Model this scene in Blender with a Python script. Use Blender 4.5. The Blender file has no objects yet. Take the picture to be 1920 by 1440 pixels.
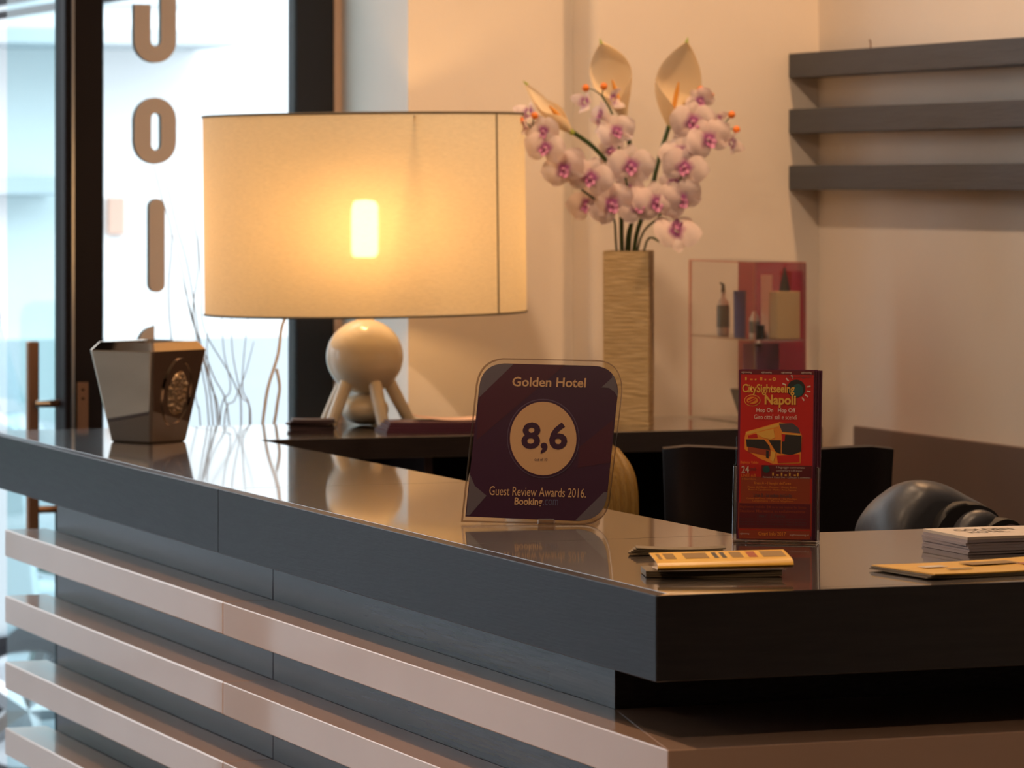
import bpy, bmesh, math, random
from mathutils import Vector, Matrix, Euler
random.seed(7)
SC = bpy.context.scene
COL = SC.collection
PI = math.pi
R = math.radians

# ------------------------------------------------------------------ camera
CAMZ, YAW, FPX, HOR = 1.537, 20.69, 7671.0, 344.0
cam_d = bpy.data.cameras.new('camera')
cam = bpy.data.objects.new('camera', cam_d); COL.objects.link(cam)
cam.location = (0, 0, CAMZ); cam.rotation_euler = (R(90), 0, R(-YAW))
cam_d.sensor_width = 36; cam_d.lens = FPX * 36 / 1920
cam_d.shift_y = -(720 - HOR) / 1920
cam_d.clip_start = 0.05
cam_d.dof.use_dof = True; cam_d.dof.focus_distance = 5.15; cam_d.dof.aperture_fstop = 11.0
SC.camera = cam
# ------------------------------------------------------------------ world, exposure
w = bpy.data.worlds.new('overcast_sky'); SC.world = w; w.use_nodes = True
bg = w.node_tree.nodes['Background']
bg.inputs[0].default_value = (0.90, 0.955, 1.0, 1); bg.inputs[1].default_value = 3.2
SC.view_settings.view_transform = 'Standard'; SC.view_settings.look = 'None'
SC.view_settings.gamma = 1.0; SC.view_settings.use_curve_mapping = False
SC.view_settings.exposure = 0.0
SC.cycles.max_bounces = 10; SC.cycles.transparent_max_bounces = 24
SC.cycles.caustics_reflective = False; SC.cycles.caustics_refractive = False
SC.cycles.sample_clamp_indirect = 6.0
WARM = (1.0, 0.66, 0.40)

# ------------------------------------------------------------------ materials
def nodes(name):
    m = bpy.data.materials.new(name); m.use_nodes = True
    nt = m.node_tree; nt.nodes.clear()
    return m, nt, nt.nodes.new('ShaderNodeOutputMaterial')
def coords(nt, stretch, rot=(0, 0, 0)):
    tc = nt.nodes.new('ShaderNodeTexCoord'); mp = nt.nodes.new('ShaderNodeMapping')
    mp.inputs['Scale'].default_value = stretch; mp.inputs['Rotation'].default_value = rot
    nt.links.new(tc.outputs['Object'], mp.inputs['Vector']); return mp.outputs['Vector']
def pm(name, col, rough=0.5, metal=0.0, spec=0.5, coat=0.0, col2=None, nscale=20, stretch=(1, 1, 1), bump=0.0,
       bscale=None, bstretch=None, subsurf=0.0, rvar=0.0, wave=False, bdist=0.002):
    m, nt, out = nodes(name)
    b = nt.nodes.new('ShaderNodeBsdfPrincipled'); nt.links.new(b.outputs[0], out.inputs[0])
    b.inputs['Base Color'].default_value = (*col, 1); b.inputs['Roughness'].default_value = rough
    b.inputs['Metallic'].default_value = metal; b.inputs['Specular IOR Level'].default_value = spec
    b.inputs['Coat Weight'].default_value = coat; b.inputs['Coat Roughness'].default_value = 0.05
    if subsurf: b.inputs['Subsurface Weight'].default_value = subsurf; b.inputs['Subsurface Radius'].default_value = (.01, .006, .004)
    if col2 or rvar:
        n = nt.nodes.new('ShaderNodeTexNoise'); n.inputs['Scale'].default_value = nscale; n.inputs['Detail'].default_value = 6
        nt.links.new(coords(nt, stretch), n.inputs['Vector'])
        if col2:
            r = nt.nodes.new('ShaderNodeValToRGB'); r.color_ramp.elements[0].position = .35; r.color_ramp.elements[1].position = .68
            r.color_ramp.elements[0].color = (*col, 1); r.color_ramp.elements[1].color = (*col2, 1)
            nt.links.new(n.outputs['Fac'], r.inputs[0]); nt.links.new(r.outputs[0], b.inputs['Base Color'])
        if rvar:
            mr = nt.nodes.new('ShaderNodeMapRange'); mr.inputs[3].default_value = max(0, rough - rvar); mr.inputs[4].default_value = rough + rvar
            nt.links.new(n.outputs['Fac'], mr.inputs[0]); nt.links.new(mr.outputs[0], b.inputs['Roughness'])
    if bump:
        if wave:
            n2 = nt.nodes.new('ShaderNodeTexWave'); n2.inputs['Scale'].default_value = bscale; n2.inputs['Distortion'].default_value = 6
            n2.inputs['Detail'].default_value = 3; n2.inputs['Detail Scale'].default_value = 1.2
            if wave is True: n2.bands_direction = 'Z'
            else: n2.bands_direction = wave
        else:
            n2 = nt.nodes.new('ShaderNodeTexNoise'); n2.inputs['Scale'].default_value = bscale or nscale; n2.inputs['Detail'].default_value = 8
        nt.links.new(coords(nt, bstretch or stretch), n2.inputs['Vector'])
        bp = nt.nodes.new('ShaderNodeBump'); bp.inputs['Strength'].default_value = bump; bp.inputs['Distance'].default_value = bdist
        nt.links.new(n2.outputs['Fac'], bp.inputs['Height']); nt.links.new(bp.outputs[0], b.inputs['Normal'])
    return m
def clear(name, tint=(1, 1, 1), refl=1.0, rough=0.02, ior=1.45, base=0.0):
    m, nt, out = nodes(name)
    t = nt.nodes.new('ShaderNodeBsdfTransparent'); t.inputs[0].default_value = (*tint, 1)
    g = nt.nodes.new('ShaderNodeBsdfGlossy'); g.inputs['Roughness'].default_value = rough
    fr = nt.nodes.new('ShaderNodeFresnel'); fr.inputs[0].default_value = ior
    ma = nt.nodes.new('ShaderNodeMath'); ma.operation = 'MULTIPLY_ADD'; ma.inputs[1].default_value = refl; ma.inputs[2].default_value = base
    ma.use_clamp = True
    mx = nt.nodes.new('ShaderNodeMixShader'); nt.links.new(fr.outputs[0], ma.inputs[0])
    ge = nt.nodes.new('ShaderNodeNewGeometry'); iv = nt.nodes.new('ShaderNodeMath'); iv.operation = 'SUBTRACT'; iv.inputs[0].default_value = 1.0
    nt.links.new(ge.outputs['Backfacing'], iv.inputs[1]); m3 = nt.nodes.new('ShaderNodeMath'); m3.operation = 'MULTIPLY'
    nt.links.new(ma.outputs[0], m3.inputs[0]); nt.links.new(iv.outputs[0], m3.inputs[1])      # only the entering face mirrors
    nt.links.new(m3.outputs[0], mx.inputs[0]); nt.links.new(t.outputs[0], mx.inputs[1]); nt.links.new(g.outputs[0], mx.inputs[2])
    nt.links.new(mx.outputs[0], out.inputs[0]); return m
def glow(name, col, strength):
    m, nt, out = nodes(name)
    e = nt.nodes.new('ShaderNodeEmission'); e.inputs[0].default_value = (*col, 1); e.inputs[1].default_value = strength
    nt.links.new(e.outputs[0], out.inputs[0]); return m
def thin(name, col, col_c=None, rad=0.03, trans=0.35, rough=0.6, weave=0.0, see=0.0):
    """petals / lampshade cloth: diffuse + translucent, optional colour change from the flower's centre, optional open weave"""
    m, nt, out = nodes(name)
    d = nt.nodes.new('ShaderNodeBsdfPrincipled'); d.inputs['Roughness'].default_value = rough; d.inputs['Base Color'].default_value = (*col, 1)
    d.inputs['Specular IOR Level'].default_value = .2
    t = nt.nodes.new('ShaderNodeBsdfTranslucent'); t.inputs[0].default_value = (*col, 1)
    mx = nt.nodes.new('ShaderNodeMixShader'); mx.inputs[0].default_value = trans
    nt.links.new(d.outputs[0], mx.inputs[1]); nt.links.new(t.outputs[0], mx.inputs[2]); last = mx.outputs[0]
    if col_c:
        tc = nt.nodes.new('ShaderNodeTexCoord'); ln = nt.nodes.new('ShaderNodeVectorMath'); ln.operation = 'LENGTH'
        nz = nt.nodes.new('ShaderNodeTexNoise'); nz.inputs['Scale'].default_value = 60
        nt.links.new(tc.outputs['Object'], ln.inputs[0]); nt.links.new(tc.outputs['Object'], nz.inputs['Vector'])
        a = nt.nodes.new('ShaderNodeMath'); a.operation = 'MULTIPLY_ADD'; a.inputs[1].default_value = .02; nt.links.new(nz.outputs['Fac'], a.inputs[0])
        nt.links.new(ln.outputs['Value'], a.inputs[2])
        mr = nt.nodes.new('ShaderNodeMapRange'); mr.inputs[1].default_value = rad * .35 + .01; mr.inputs[2].default_value = rad + .01
        nt.links.new(a.outputs[0], mr.inputs[0])
        r = nt.nodes.new('ShaderNodeValToRGB'); r.color_ramp.elements[0].color = (*col_c, 1); r.color_ramp.elements[1].color = (*col, 1)
        nt.links.new(mr.outputs[0], r.inputs[0]); nt.links.new(r.outputs[0], d.inputs['Base Color']); nt.links.new(r.outputs[0], t.inputs[0])
    if weave:
        nz = nt.nodes.new('ShaderNodeTexNoise'); nz.inputs['Scale'].default_value = 90; nz.inputs['Detail'].default_value = 5
        nt.links.new(coords(nt, (1, 1, 7)), nz.inputs['Vector'])
        r = nt.nodes.new('ShaderNodeValToRGB'); r.color_ramp.elements[0].position = .3; r.color_ramp.elements[1].position = .7
        r.color_ramp.elements[0].color = (*[c * (1 - weave) for c in col], 1); r.color_ramp.elements[1].color = (*col, 1)
        nt.links.new(nz.outputs['Fac'], r.inputs[0]); nt.links.new(r.outputs[0], d.inputs['Base Color']); nt.links.new(r.outputs[0], t.inputs[0])
    if see:
        rf = nt.nodes.new('ShaderNodeBsdfRefraction'); rf.inputs['IOR'].default_value = 1.8; rf.inputs['Roughness'].default_value = .8
        rf.inputs['Color'].default_value = (*col, 1); m0 = nt.nodes.new('ShaderNodeMixShader'); m0.inputs[0].default_value = .10
        nt.links.new(last, m0.inputs[1]); nt.links.new(rf.outputs[0], m0.inputs[2]); last = m0.outputs[0]
        tp = nt.nodes.new('ShaderNodeBsdfRefraction'); tp.inputs['IOR'].default_value = 1.3; tp.inputs['Roughness'].default_value = .17; m2 = nt.nodes.new('ShaderNodeMixShader'); m2.inputs[0].default_value = see
        nt.links.new(last, m2.inputs[1]); nt.links.new(tp.outputs[0], m2.inputs[2]); last = m2.outputs[0]
    nt.links.new(last, out.inputs[0]); return m

MAT = {}
MAT['plaster'] = pm('plaster', (.81, .745, .68), .85, bump=.25, bscale=60, col2=(.85, .785, .72), nscale=3)
MAT['ceiling'] = pm('ceiling_paint', (.82, .78, .72), .9)
MAT['wall_tan'] = pm('tan_paint', (.52, .38, .27), .8, col2=(.56, .41, .29), nscale=2)
MAT['wall_dark'] = pm('dark_brown_paint', (.06, .04, .032), .8, col2=(.07, .048, .038), nscale=2)
MAT['dado'] = pm('dado_laminate', (.15, .110, .10), .45, col2=(.17, .125, .112), nscale=4)
MAT['floor'] = pm('floor_stone', (.25, .235, .22), .25, col2=(.32, .30, .28), nscale=5)
MAT['wenge'] = pm('wenge_wood', (.012, .008, .008), .32, spec=.4, coat=1.0, col2=(.020, .014, .013), nscale=30, stretch=(6, .5, 6), bump=.05, bscale=45)
MAT['wenge_x'] = pm('wenge_wood_cross', (.012, .008, .008), .32, spec=.4, coat=1.0, col2=(.020, .014, .013), nscale=30, stretch=(.5, 6, 6), bump=.05, bscale=45)
MAT['fascia'] = pm('wenge_fascia', (.015, .012, .018), .36, spec=.10, col2=(.022, .018, .026), nscale=22, stretch=(6, .6, 6), bump=.22, bscale=55,
                   bstretch=(3, .5, 7), rvar=.06, bdist=.0015)
MAT['shelf'] = pm('wenge_shelf_daylight_tint', (.040, .052, .074), .42, spec=.35, col2=(.060, .072, .096), nscale=14, stretch=(8, .5, 8), bump=.35, bscale=30,
                  bstretch=(8, .5, 8), rvar=.1)  # blue of the reflected daylight is put into the wood's base colour
MAT['base'] = pm('dark_laminate', (.036, .032, .045), .26, spec=.22, col2=(.052, .047, .060), nscale=30, stretch=(2, .3, 8))
MAT['lacquer'] = pm('warm_lit_white_lacquer', (.56, .365, .265), .28, spec=.3, coat=.6, col2=(.61, .405, .30), nscale=3, stretch=(1, 1, 1))  # white slats; the warm room light is put into their colour
MAT['frame_dark'] = pm('anodised_frame', (.010, .007, .008), .6, spec=.15)
MAT['frame_grey'] = pm('charcoal_frame', (.030, .030, .034), .6, spec=.2)
MAT['alu'] = pm('aluminium', (.55, .56, .58), .3, metal=1)
MAT['peach'] = pm('peach_trim', (.72, .50, .36), .5)
MAT['bronze'] = pm('brushed_bronze', (.34, .19, .12), .35, metal=.8)
MAT['steel'] = pm('steel', (.6, .55, .5), .2, metal=1)
MAT['letter'] = pm('letter_face', (.50, .42, .37), .6)
MAT['letter_side'] = pm('letter_side', (.10, .12, .11), .7)
MAT['glass'] = clear('window_glass', (.97, .99, .99), .8)
MAT['teal_glass'] = clear('teal_glass', (.80, .93, .95), .8)
MAT['acrylic'] = clear('acrylic', (.97, .965, .96), .9, base=.03)
MAT['acrylic_edge'] = clear('acrylic_edge', (.80, .72, .66), 1.0, rough=.15, base=.25)
MAT['pink_acrylic'] = clear('pink_acrylic_edge', (.90, .66, .62), 1.0, rough=.1, base=.12)
MAT['shade'] = thin('shade_linen', (.80, .66, .43), trans=.50, weave=.13, see=.035)
MAT['shade_rim'] = pm('shade_rim', (.16, .13, .09), .8)
MAT['cream'] = pm('cream_lacquer', (.86, .75, .57), .16, spec=.5, coat=.3)
MAT['bulb'] = glow('bulb_glow', (1.0, .55, .20), 88)
MAT['cable'] = pm('cable_sheath', (.5, .46, .42), .5)
MAT['chrome'] = pm('warm_tinted_chrome', (.64, .52, .42), .035, metal=1)  # slightly brown metal, deepened to paint in a warm reflection
MAT['chrome_relief'] = pm('relief_chrome', (.50, .38, .26), .2, metal=1, bump=1.0, bscale=90, bdist=.006)
MAT['vase'] = pm('vase_weave', (.48, .34, .17), .7, col2=(.62, .47, .27), nscale=22, stretch=(1, 1, 9), bump=.6, bscale=26, bstretch=(1, 1, 8), bdist=.003)
MAT['stem'] = pm('stem_green', (.035, .07, .015), .5)
MAT['calla'] = thin('calla_spathe', (.90, .74, .50), trans=.3)
MAT['calla_g'] = pm('calla_green', (.35, .42, .06), .5)
MAT['spadix'] = pm('spadix', (.75, .33, .05), .6)
MAT['petal'] = thin('orchid_petal', (.95, .82, .80), col_c=(.48, .15, .40), rad=.015, trans=.42)
MAT['lip'] = pm('orchid_lip', (.42, .08, .30), .5, col2=(.72, .35, .55), nscale=120)
MAT['berry'] = pm('orange_berry', (.85, .22, .02), .4)
MAT['twig'] = pm('dry_twig', (.27, .24, .22), .8)
MAT['violet'] = pm('violet_print', (.040, .010, .035), .22, spec=.5)
MAT['violet2'] = pm('violet_print_wine', (.058, .010, .026), .22, spec=.5)
MAT['violet_c'] = pm('slate_print', (.11, .095, .12), .22)
MAT['violet_line'] = pm('ring_print', (.065, .035, .09), .3)
MAT['gold_txt'] = pm('tan_print', (.54, .32, .16), .4)
MAT['blue_txt'] = pm('indigo_print', (.055, .05, .13), .4)
MAT['red'] = pm('red_print', (.62, .014, .010), .35)
MAT['red_dark'] = pm('wine_print', (.16, .010, .022), .35)
MAT['orange_pr'] = pm('orange_print', (.92, .30, .03), .4)
MAT['brownred'] = pm('rust_print', (.40, .055, .014), .4)
MAT['yellow_pr'] = pm('ochre_print', (.92, .50, .08), .4)
MAT['dark_pr'] = pm('dark_print', (.022, .018, .018), .4)
MAT['teal_pr'] = pm('teal_print', (.01, .10, .10), .4)
MAT['grey_pr'] = pm('grey_print', (.085, .065, .08), .4)
MAT['pale_pr'] = pm('pale_print', (.85, .72, .62), .4)
MAT['purple_pr'] = pm('purple_edge', (.14, .012, .06), .4)
MAT['paper'] = pm('paper', (.74, .64, .55), .7)
MAT['paper_v'] = pm('paper_mauve', (.42, .36, .38), .7)
MAT['yellow'] = pm('yellow_leaflet', (.95, .56, .09), .32, col2=(.90, .48, .06), nscale=30)
MAT['bronze_pr'] = pm('bronze_print', (.30, .16, .03), .4)
MAT['khaki'] = pm('leaflet_back', (.20, .15, .09), .5)
MAT['card'] = pm('dark_card', (.055, .03, .032), .35)
MAT['plum'] = pm('plum_cover', (.075, .022, .040), .35)
MAT['pinkpaper'] = pm('pink_paper', (.74, .50, .40), .6)
MAT['leather'] = pm('black_leather', (.008, .006, .007), .4, spec=.25, bump=.15, bscale=220)
MAT['jacket'] = pm('slate_leather', (.050, .052, .062), .40, spec=.45, bump=.5, bscale=9, bstretch=(1, 1, .6), bdist=.01)
MAT['lining'] = pm('black_lining', (.008, .007, .008), .6)
MAT['black'] = pm('black_plastic_and_void', (.006, .005, .005), .6, spec=.12)
MAT['skin'] = pm('skin', (.62, .38, .27), .5, subsurf=.1)
MAT['hair'] = pm('blond_hair', (.22, .12, .02), .45, col2=(.34, .20, .04), nscale=60, stretch=(6, 6, .6), bump=.6, bscale=120, bstretch=(4, 4, .3))
MAT['shirt'] = pm('beige_shirt', (.30, .23, .16), .8)
MAT['trouser'] = pm('dark_trouser', (.02, .02, .025), .8)
MAT['magenta'] = clear('magenta_acrylic', (.62, .16, .28), .9, base=.03)
MAT['crimson'] = pm('crimson_card', (.36, .02, .03), .5)
MAT['violet_card'] = pm('violet_card', (.26, .06, .20), .5)
MAT['navy'] = pm('navy_tube', (.035, .06, .26), .35)
MAT['teal_liq'] = pm('teal_glass_bottle', (.12, .17, .18), .2)
MAT['frost'] = pm('frosted_bottle', (.62, .62, .58), .35)
MAT['beige_box'] = pm('beige_box', (.55, .40, .21), .6)
MAT['darkgreen'] = pm('dark_green_cone', (.035, .04, .03), .6)
MAT['wicker'] = pm('grey_wicker', (.10, .09, .085), .7, col2=(.2, .18, .17), nscale=60, stretch=(3, 3, .5))
MAT['bwhite'] = pm('white_render', (.90, .91, .92), .9)
MAT['bgrey'] = pm('blue_grey_render', (.56, .61, .65), .8)
MAT['bledge'] = pm('concrete_ledge', (.62, .67, .70), .8)
MAT['pave'] = pm('paving', (.30, .33, .36), .6, col2=(.36, .39, .42), nscale=6)
MAT['scoot'] = pm('scooter_paint', (.66, .76, .82), .2)
MAT['tyre'] = pm('tyre_rubber', (.02, .02, .025), .7)
MAT['green'] = pm('green_paint', (.02, .22, .12), .35)
MAT['screen'] = clear('scooter_screen', (.75, .88, .92), .9, base=.05)

# ------------------------------------------------------------------ helpers
def wm(o):
    m = o.matrix_basis
    return (wm(o.parent) @ o.matrix_parent_inverse @ m) if o.parent else m.copy()
def tag(o, label=None, cat=None, group=None, kind=None):
    if label: o['label'] = label
    if cat: o['category'] = cat
    if group: o['group'] = group
    if kind: o['kind'] = kind
    return o
def thing(name, label, cat, loc=(0, 0, 0), rotz=0.0, group=None):
    o = bpy.data.objects.new(name, None); COL.objects.link(o)
    o.empty_display_size = .05; o.location = loc; o.rotation_euler = (0, 0, rotz)
    return tag(o, label, cat, group)
def ob(name, bm, mat, parent=None, world=True, smooth=35, loc=None, rot=None):
    """bmesh -> one object; world=True means its vertices are in room coordinates, else in the parent's frame"""
    if isinstance(bm, bpy.types.Mesh): me = bm
    else:
        bmesh.ops.recalc_face_normals(bm, faces=bm.faces)
        me = bpy.data.meshes.new(name); bm.to_mesh(me); bm.free()
        if smooth:
            me.shade_smooth(); me.set_sharp_from_angle(angle=R(smooth))
        ml = mat if isinstance(mat, (list, tuple)) else [mat]
        for k in ml: me.materials.append(MAT[k])
    o = bpy.data.objects.new(name, me); COL.objects.link(o)
    if not isinstance(bm, bpy.types.Mesh) and smooth and len(me.polygons) < 600:
        wnm = o.modifiers.new('weighted_normals', 'WEIGHTED_NORMAL'); wnm.keep_sharp = True; wnm.weight = 80
    if loc is not None: o.location = loc
    if rot is not None: o.rotation_euler = rot
    if parent:
        o.parent = parent
        if world: o.matrix_parent_inverse = wm(parent).inverted()
    return o
def struct(name, bm, mat, parent=None, **k):
    o = ob(name, bm, mat, parent, **k)
    if not parent: o['kind'] = 'structure'
    return o
def B(): return bmesh.new()
def xf(bm, vs, M):
    for v in vs: v.co = M @ v.co
def box(x0, x1, y0, y1, z0, z1, bev=0.0, bm=None, M=None, seg=1):
    nb = bmesh.new()
    bmesh.ops.create_cube(nb, size=1)
    for v in nb.verts: v.co = Vector(((x0 + x1) / 2 + v.co.x * (x1 - x0), (y0 + y1) / 2 + v.co.y * (y1 - y0), (z0 + z1) / 2 + v.co.z * (z1 - z0)))
    if bev: bmesh.ops.bevel(nb, geom=nb.edges[:], offset=bev, segments=seg, affect='EDGES', profile=.5)
    if M is not None: xf(nb, nb.verts, M)
    return join(bm, nb)
def join(bm, nb):
    if bm is None: return nb
    me = bpy.data.meshes.new('tmp'); nb.to_mesh(me); nb.free(); bm.from_mesh(me); bpy.data.meshes.remove(me)
    return bm
def prism(poly, a0, a1, axis='z', bm=None, bev=0.0, M=None):
    nb = bmesh.new()
    def P(u, v, t): return {'z': (u, v, t), 'y': (u, t, v), 'x': (t, u, v)}[axis]
    lo = [nb.verts.new(P(u, v, a0)) for u, v in poly]; hi = [nb.verts.new(P(u, v, a1)) for u, v in poly]
    n = len(poly)
    nb.faces.new(lo[::-1]); nb.faces.new(hi)
    for i in range(n): nb.faces.new((lo[i], lo[(i + 1) % n], hi[(i + 1) % n], hi[i]))
    if bev: bmesh.ops.bevel(nb, geom=nb.edges[:], offset=bev, segments=1, affect='EDGES')
    if M is not None: xf(nb, nb.verts, M)
    return join(bm, nb)
def ringprism(outer, inner, a0, a1, axis='y', M=None):
    """outline with a hole; both lists have the same number of points"""
    nb = bmesh.new(); n = len(outer)
    def P(u, v, t): return {'z': (u, v, t), 'y': (u, t, v), 'x': (t, u, v)}[axis]
    L = [[nb.verts.new(P(u, v, t)) for u, v in pl] for t in (a0, a1) for pl in (outer, inner)]
    for i in range(n):
        j = (i + 1) % n
        nb.faces.new((L[0][i], L[0][j], L[1][j], L[1][i])); nb.faces.new((L[2][i], L[2][j], L[3][j], L[3][i]))
        nb.faces.new((L[0][i], L[0][j], L[2][j], L[2][i])); nb.faces.new((L[1][i], L[1][j], L[3][j], L[3][i]))
    if M is not None: xf(nb, nb.verts, M)
    return nb
def tube(pts, rad, n=8, bm=None, cap=True, flat=1.0):
    nb = bmesh.new(); pts = [Vector(p) for p in pts]; rr = rad if isinstance(rad, (list, tuple)) else [rad] * len(pts)
    rings = []; prev = None
    for i, p in enumerate(pts):
        t = (pts[min(i + 1, len(pts) - 1)] - pts[max(i - 1, 0)]).normalized()
        if prev is None:
            a = Vector((0, 0, 1)) if abs(t.z) < .9 else Vector((1, 0, 0)); u = t.cross(a).normalized()
        else:
            u = (prev - t * prev.dot(t)).normalized()
        prev = u; v = t.cross(u)
        rings.append([nb.verts.new(p + (u * math.cos(2 * PI * k / n) + v * math.sin(2 * PI * k / n) * flat) * rr[i]) for k in range(n)])
    for a, b in zip(rings, rings[1:]):
        for k in range(n): nb.faces.new((a[k], a[(k + 1) % n], b[(k + 1) % n], b[k]))
    if cap: nb.faces.new(rings[0][::-1]); nb.faces.new(rings[-1])
    return join(bm, nb)
def curve(pts, n=8):
    """Catmull-Rom through the points"""
    P = [Vector(p) for p in pts]; P = [P[0] * 2 - P[1]] + P + [P[-1] * 2 - P[-2]]; o = []
    for i in range(1, len(P) - 2):
        for k in range(n):
            t = k / n; a, b, c, d = P[i - 1:i + 3]
            o.append(.5 * ((2 * b) + (c - a) * t + (2 * a - 5 * b + 4 * c - d) * t * t + (3 * b - a - 3 * c + d) * t ** 3))
    return o + [P[-2]]
def lathe(prof, n=32, bm=None, c=(0, 0, 0)):
    nb = bmesh.new(); rings = []
    for r, z in prof:
        if r < 1e-6: rings.append([nb.verts.new((c[0], c[1], c[2] + z))])
        else: rings.append([nb.verts.new((c[0] + r * math.cos(2 * PI * k / n), c[1] + r * math.sin(2 * PI * k / n), c[2] + z)) for k in range(n)])
    for a, b in zip(rings, rings[1:]):
        for k in range(n):
            j = (k + 1) % n
            f = [a[k], a[j], b[j], b[k]] if len(a) > 1 and len(b) > 1 else ([a[0], b[j], b[k]] if len(a) == 1 else [a[k], a[j], b[0]])
            if len(set(f)) > 2: nb.faces.new(f)
    return join(bm, nb)
def ball(c, r, n=20, m=12, bm=None, s=(1, 1, 1)):
    nb = lathe([(r * math.sin(PI * i / m) * 1.0, -r * math.cos(PI * i / m)) for i in range(m + 1)], n)
    for v in nb.verts: v.co = Vector((c[0] + v.co.x * s[0], c[1] + v.co.y * s[1], c[2] + v.co.z * s[2]))
    return join(bm, nb)
def arc(cx, cy, r, a0, a1, n=8, ry=None):
    return [(cx + r * math.cos(R(a0 + (a1 - a0) * k / n)), cy + (ry or r) * math.sin(R(a0 + (a1 - a0) * k / n))) for k in range(n + 1)]
def text_mesh(s, name='lettering', bold=0.0, ext=0.0):
    cu = bpy.data.curves.new('t', 'FONT'); cu.body = s; cu.resolution_u = 3; cu.offset = bold; cu.extrude = ext
    o = bpy.data.objects.new('t', cu); COL.objects.link(o)
    dg = bpy.context.evaluated_depsgraph_get(); me = bpy.data.meshes.new_from_object(o.evaluated_get(dg))
    bpy.data.objects.remove(o); bpy.data.curves.remove(cu); me.name = name
    return me
def print_text(s, x0, x1, z0, z1, y, mat, parent, name='lettering', bold=0.0, shear=0.0, slope=0.0):
    """flat lettering fitted into a box of the parent's front (local x-z) plane"""
    me = text_mesh(s, name, bold); vs = me.vertices
    a = min(v.co.x for v in vs); b = max(v.co.x for v in vs); c = min(v.co.y for v in vs); d = max(v.co.y for v in vs)
    for v in vs:
        u = (v.co.x - a) / (b - a); t = (v.co.y - c) / (d - c)
        x = x0 + u * (x1 - x0); z = z0 + t * (z1 - z0)
        v.co = (x + shear * (z - z0), y, z + slope * (x - x0))
    me.materials.clear(); me.materials.append(MAT[mat])
    return ob(name, me, mat, parent, world=False)
def plate(poly, y, mat, parent, name, th=.0002):
    return ob(name, prism(poly, y, y + th, 'y'), mat, parent, world=False, smooth=None)

ORD = ['first', 'second', 'third', 'fourth', 'fifth', 'sixth', 'seventh', 'eighth', 'ninth', 'tenth', 'eleventh', 'twelfth']
# ------------------------------------------------------------------ setting
YW = 7.77                       # street facade plane
struct('floor', box(-3.3, 3.5, -3.1, 7.85, -.1, 0), 'floor')
struct('ceiling', box(-3.3, 3.5, -3.1, 7.85, 2.9, 3.0), 'ceiling')
struct('wall_right', box(3.372, 3.5, -3.1, 7.85, 0, 2.9), 'plaster')
fil = arc(2.897 + .02, 7.24 + .02, .02, 180, 270, 5)
struct('wall_back', prism([(2.561, 7.85), (2.561, 7.34), (2.897, 7.34)] + fil + [(3.372, 7.24), (3.372, 7.85)], 0, 2.9), 'plaster')
struct('wall_left', box(-3.3, -3.2, -3.1, 7.85, 0, 2.9), 'wall_tan')
struct('wall_front', box(-3.2, 3.372, -3.1, -3.0, 0, 2.9), 'wall_dark')
struct('trim_1', box(2.546, 2.561, 7.74, 7.80, 0, 2.9, .002), 'peach')
# dado board on the right wall
struct('trim_2', box(3.362, 3.372, 2.0, 7.063, .06, 1.0755, .002), 'dado')
# facade: dark posts, sill, lintel
struct('trim_3', box(2.467, 2.546, 7.745, 7.80, 0, 2.75, .003), 'frame_grey')
post = struct('trim_4', box(1.9985, 2.076, 7.752, 7.80, 0, 2.75, .003), 'frame_dark')
ob('edge_strip', box(2.010, 2.0155, 7.744, 7.7525, 0, 2.75), 'alu', post)
sp = ob('strike_plate', box(2.0215, 2.044, 7.747, 7.7525, 1.0, 1.15, .001), 'bronze', post)
for z in (1.135, 1.118):
    ob('screw', tube([(2.0325, 7.748, z), (2.0325, 7.745, z)], .0026, 10), 'black', sp)
struct('trim_5', box(-3.2, 2.546, 7.70, 7.80, 2.75, 2.9), 'frame_dark')
struct('trim_6', box(2.076, 2.467, 7.71, 7.80, 0, .09), 'frame_dark')
wn = struct('window_1', box(2.076, 2.467, 7.750, 7.758, .09, 2.75), 'glass')
xs = [1.0, 0.0, -1.05, -2.1, -3.12]
for i, x in enumerate(xs):
    struct('trim_%d' % (7 + i), box(x - .04, x + .04, 7.71, 7.80, 0, 2.75, .003), 'frame_dark')
for i in range(4):
    struct('window_%d' % (2 + i), box(xs[i + 1] + .04, xs[i] - .04, 7.750, 7.758, .05, 2.75), 'glass')
# glass door leaf standing open, seen nearly edge on, with its bar handle
dr = struct('door_1', box(1.996, 2.004, 7.82, 8.217, .02, 2.6), 'teal_glass')
ob('stile', box(1.9985, 2.0125, 7.80, 7.835, .02, 2.6, .002), 'frame_dark', dr)
hd = ob('handle', box(1.934, 1.957, 7.79, 7.81, .845, 1.229, .003), 'bronze', dr)
ob('standoff', tube([(1.946, 7.785, 1.107), (1.975, 7.787, 1.107)], .0075, 12), 'steel', hd)
ob('standoff', tube([(1.977, 7.787, 1.107), (2.005, 7.802, 1.107)], .0075, 12), 'bronze', hd)
ob('standoff', tube([(1.946, 7.80, .90), (2.005, 7.802, .90)], .0075, 12), 'bronze', hd)

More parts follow.
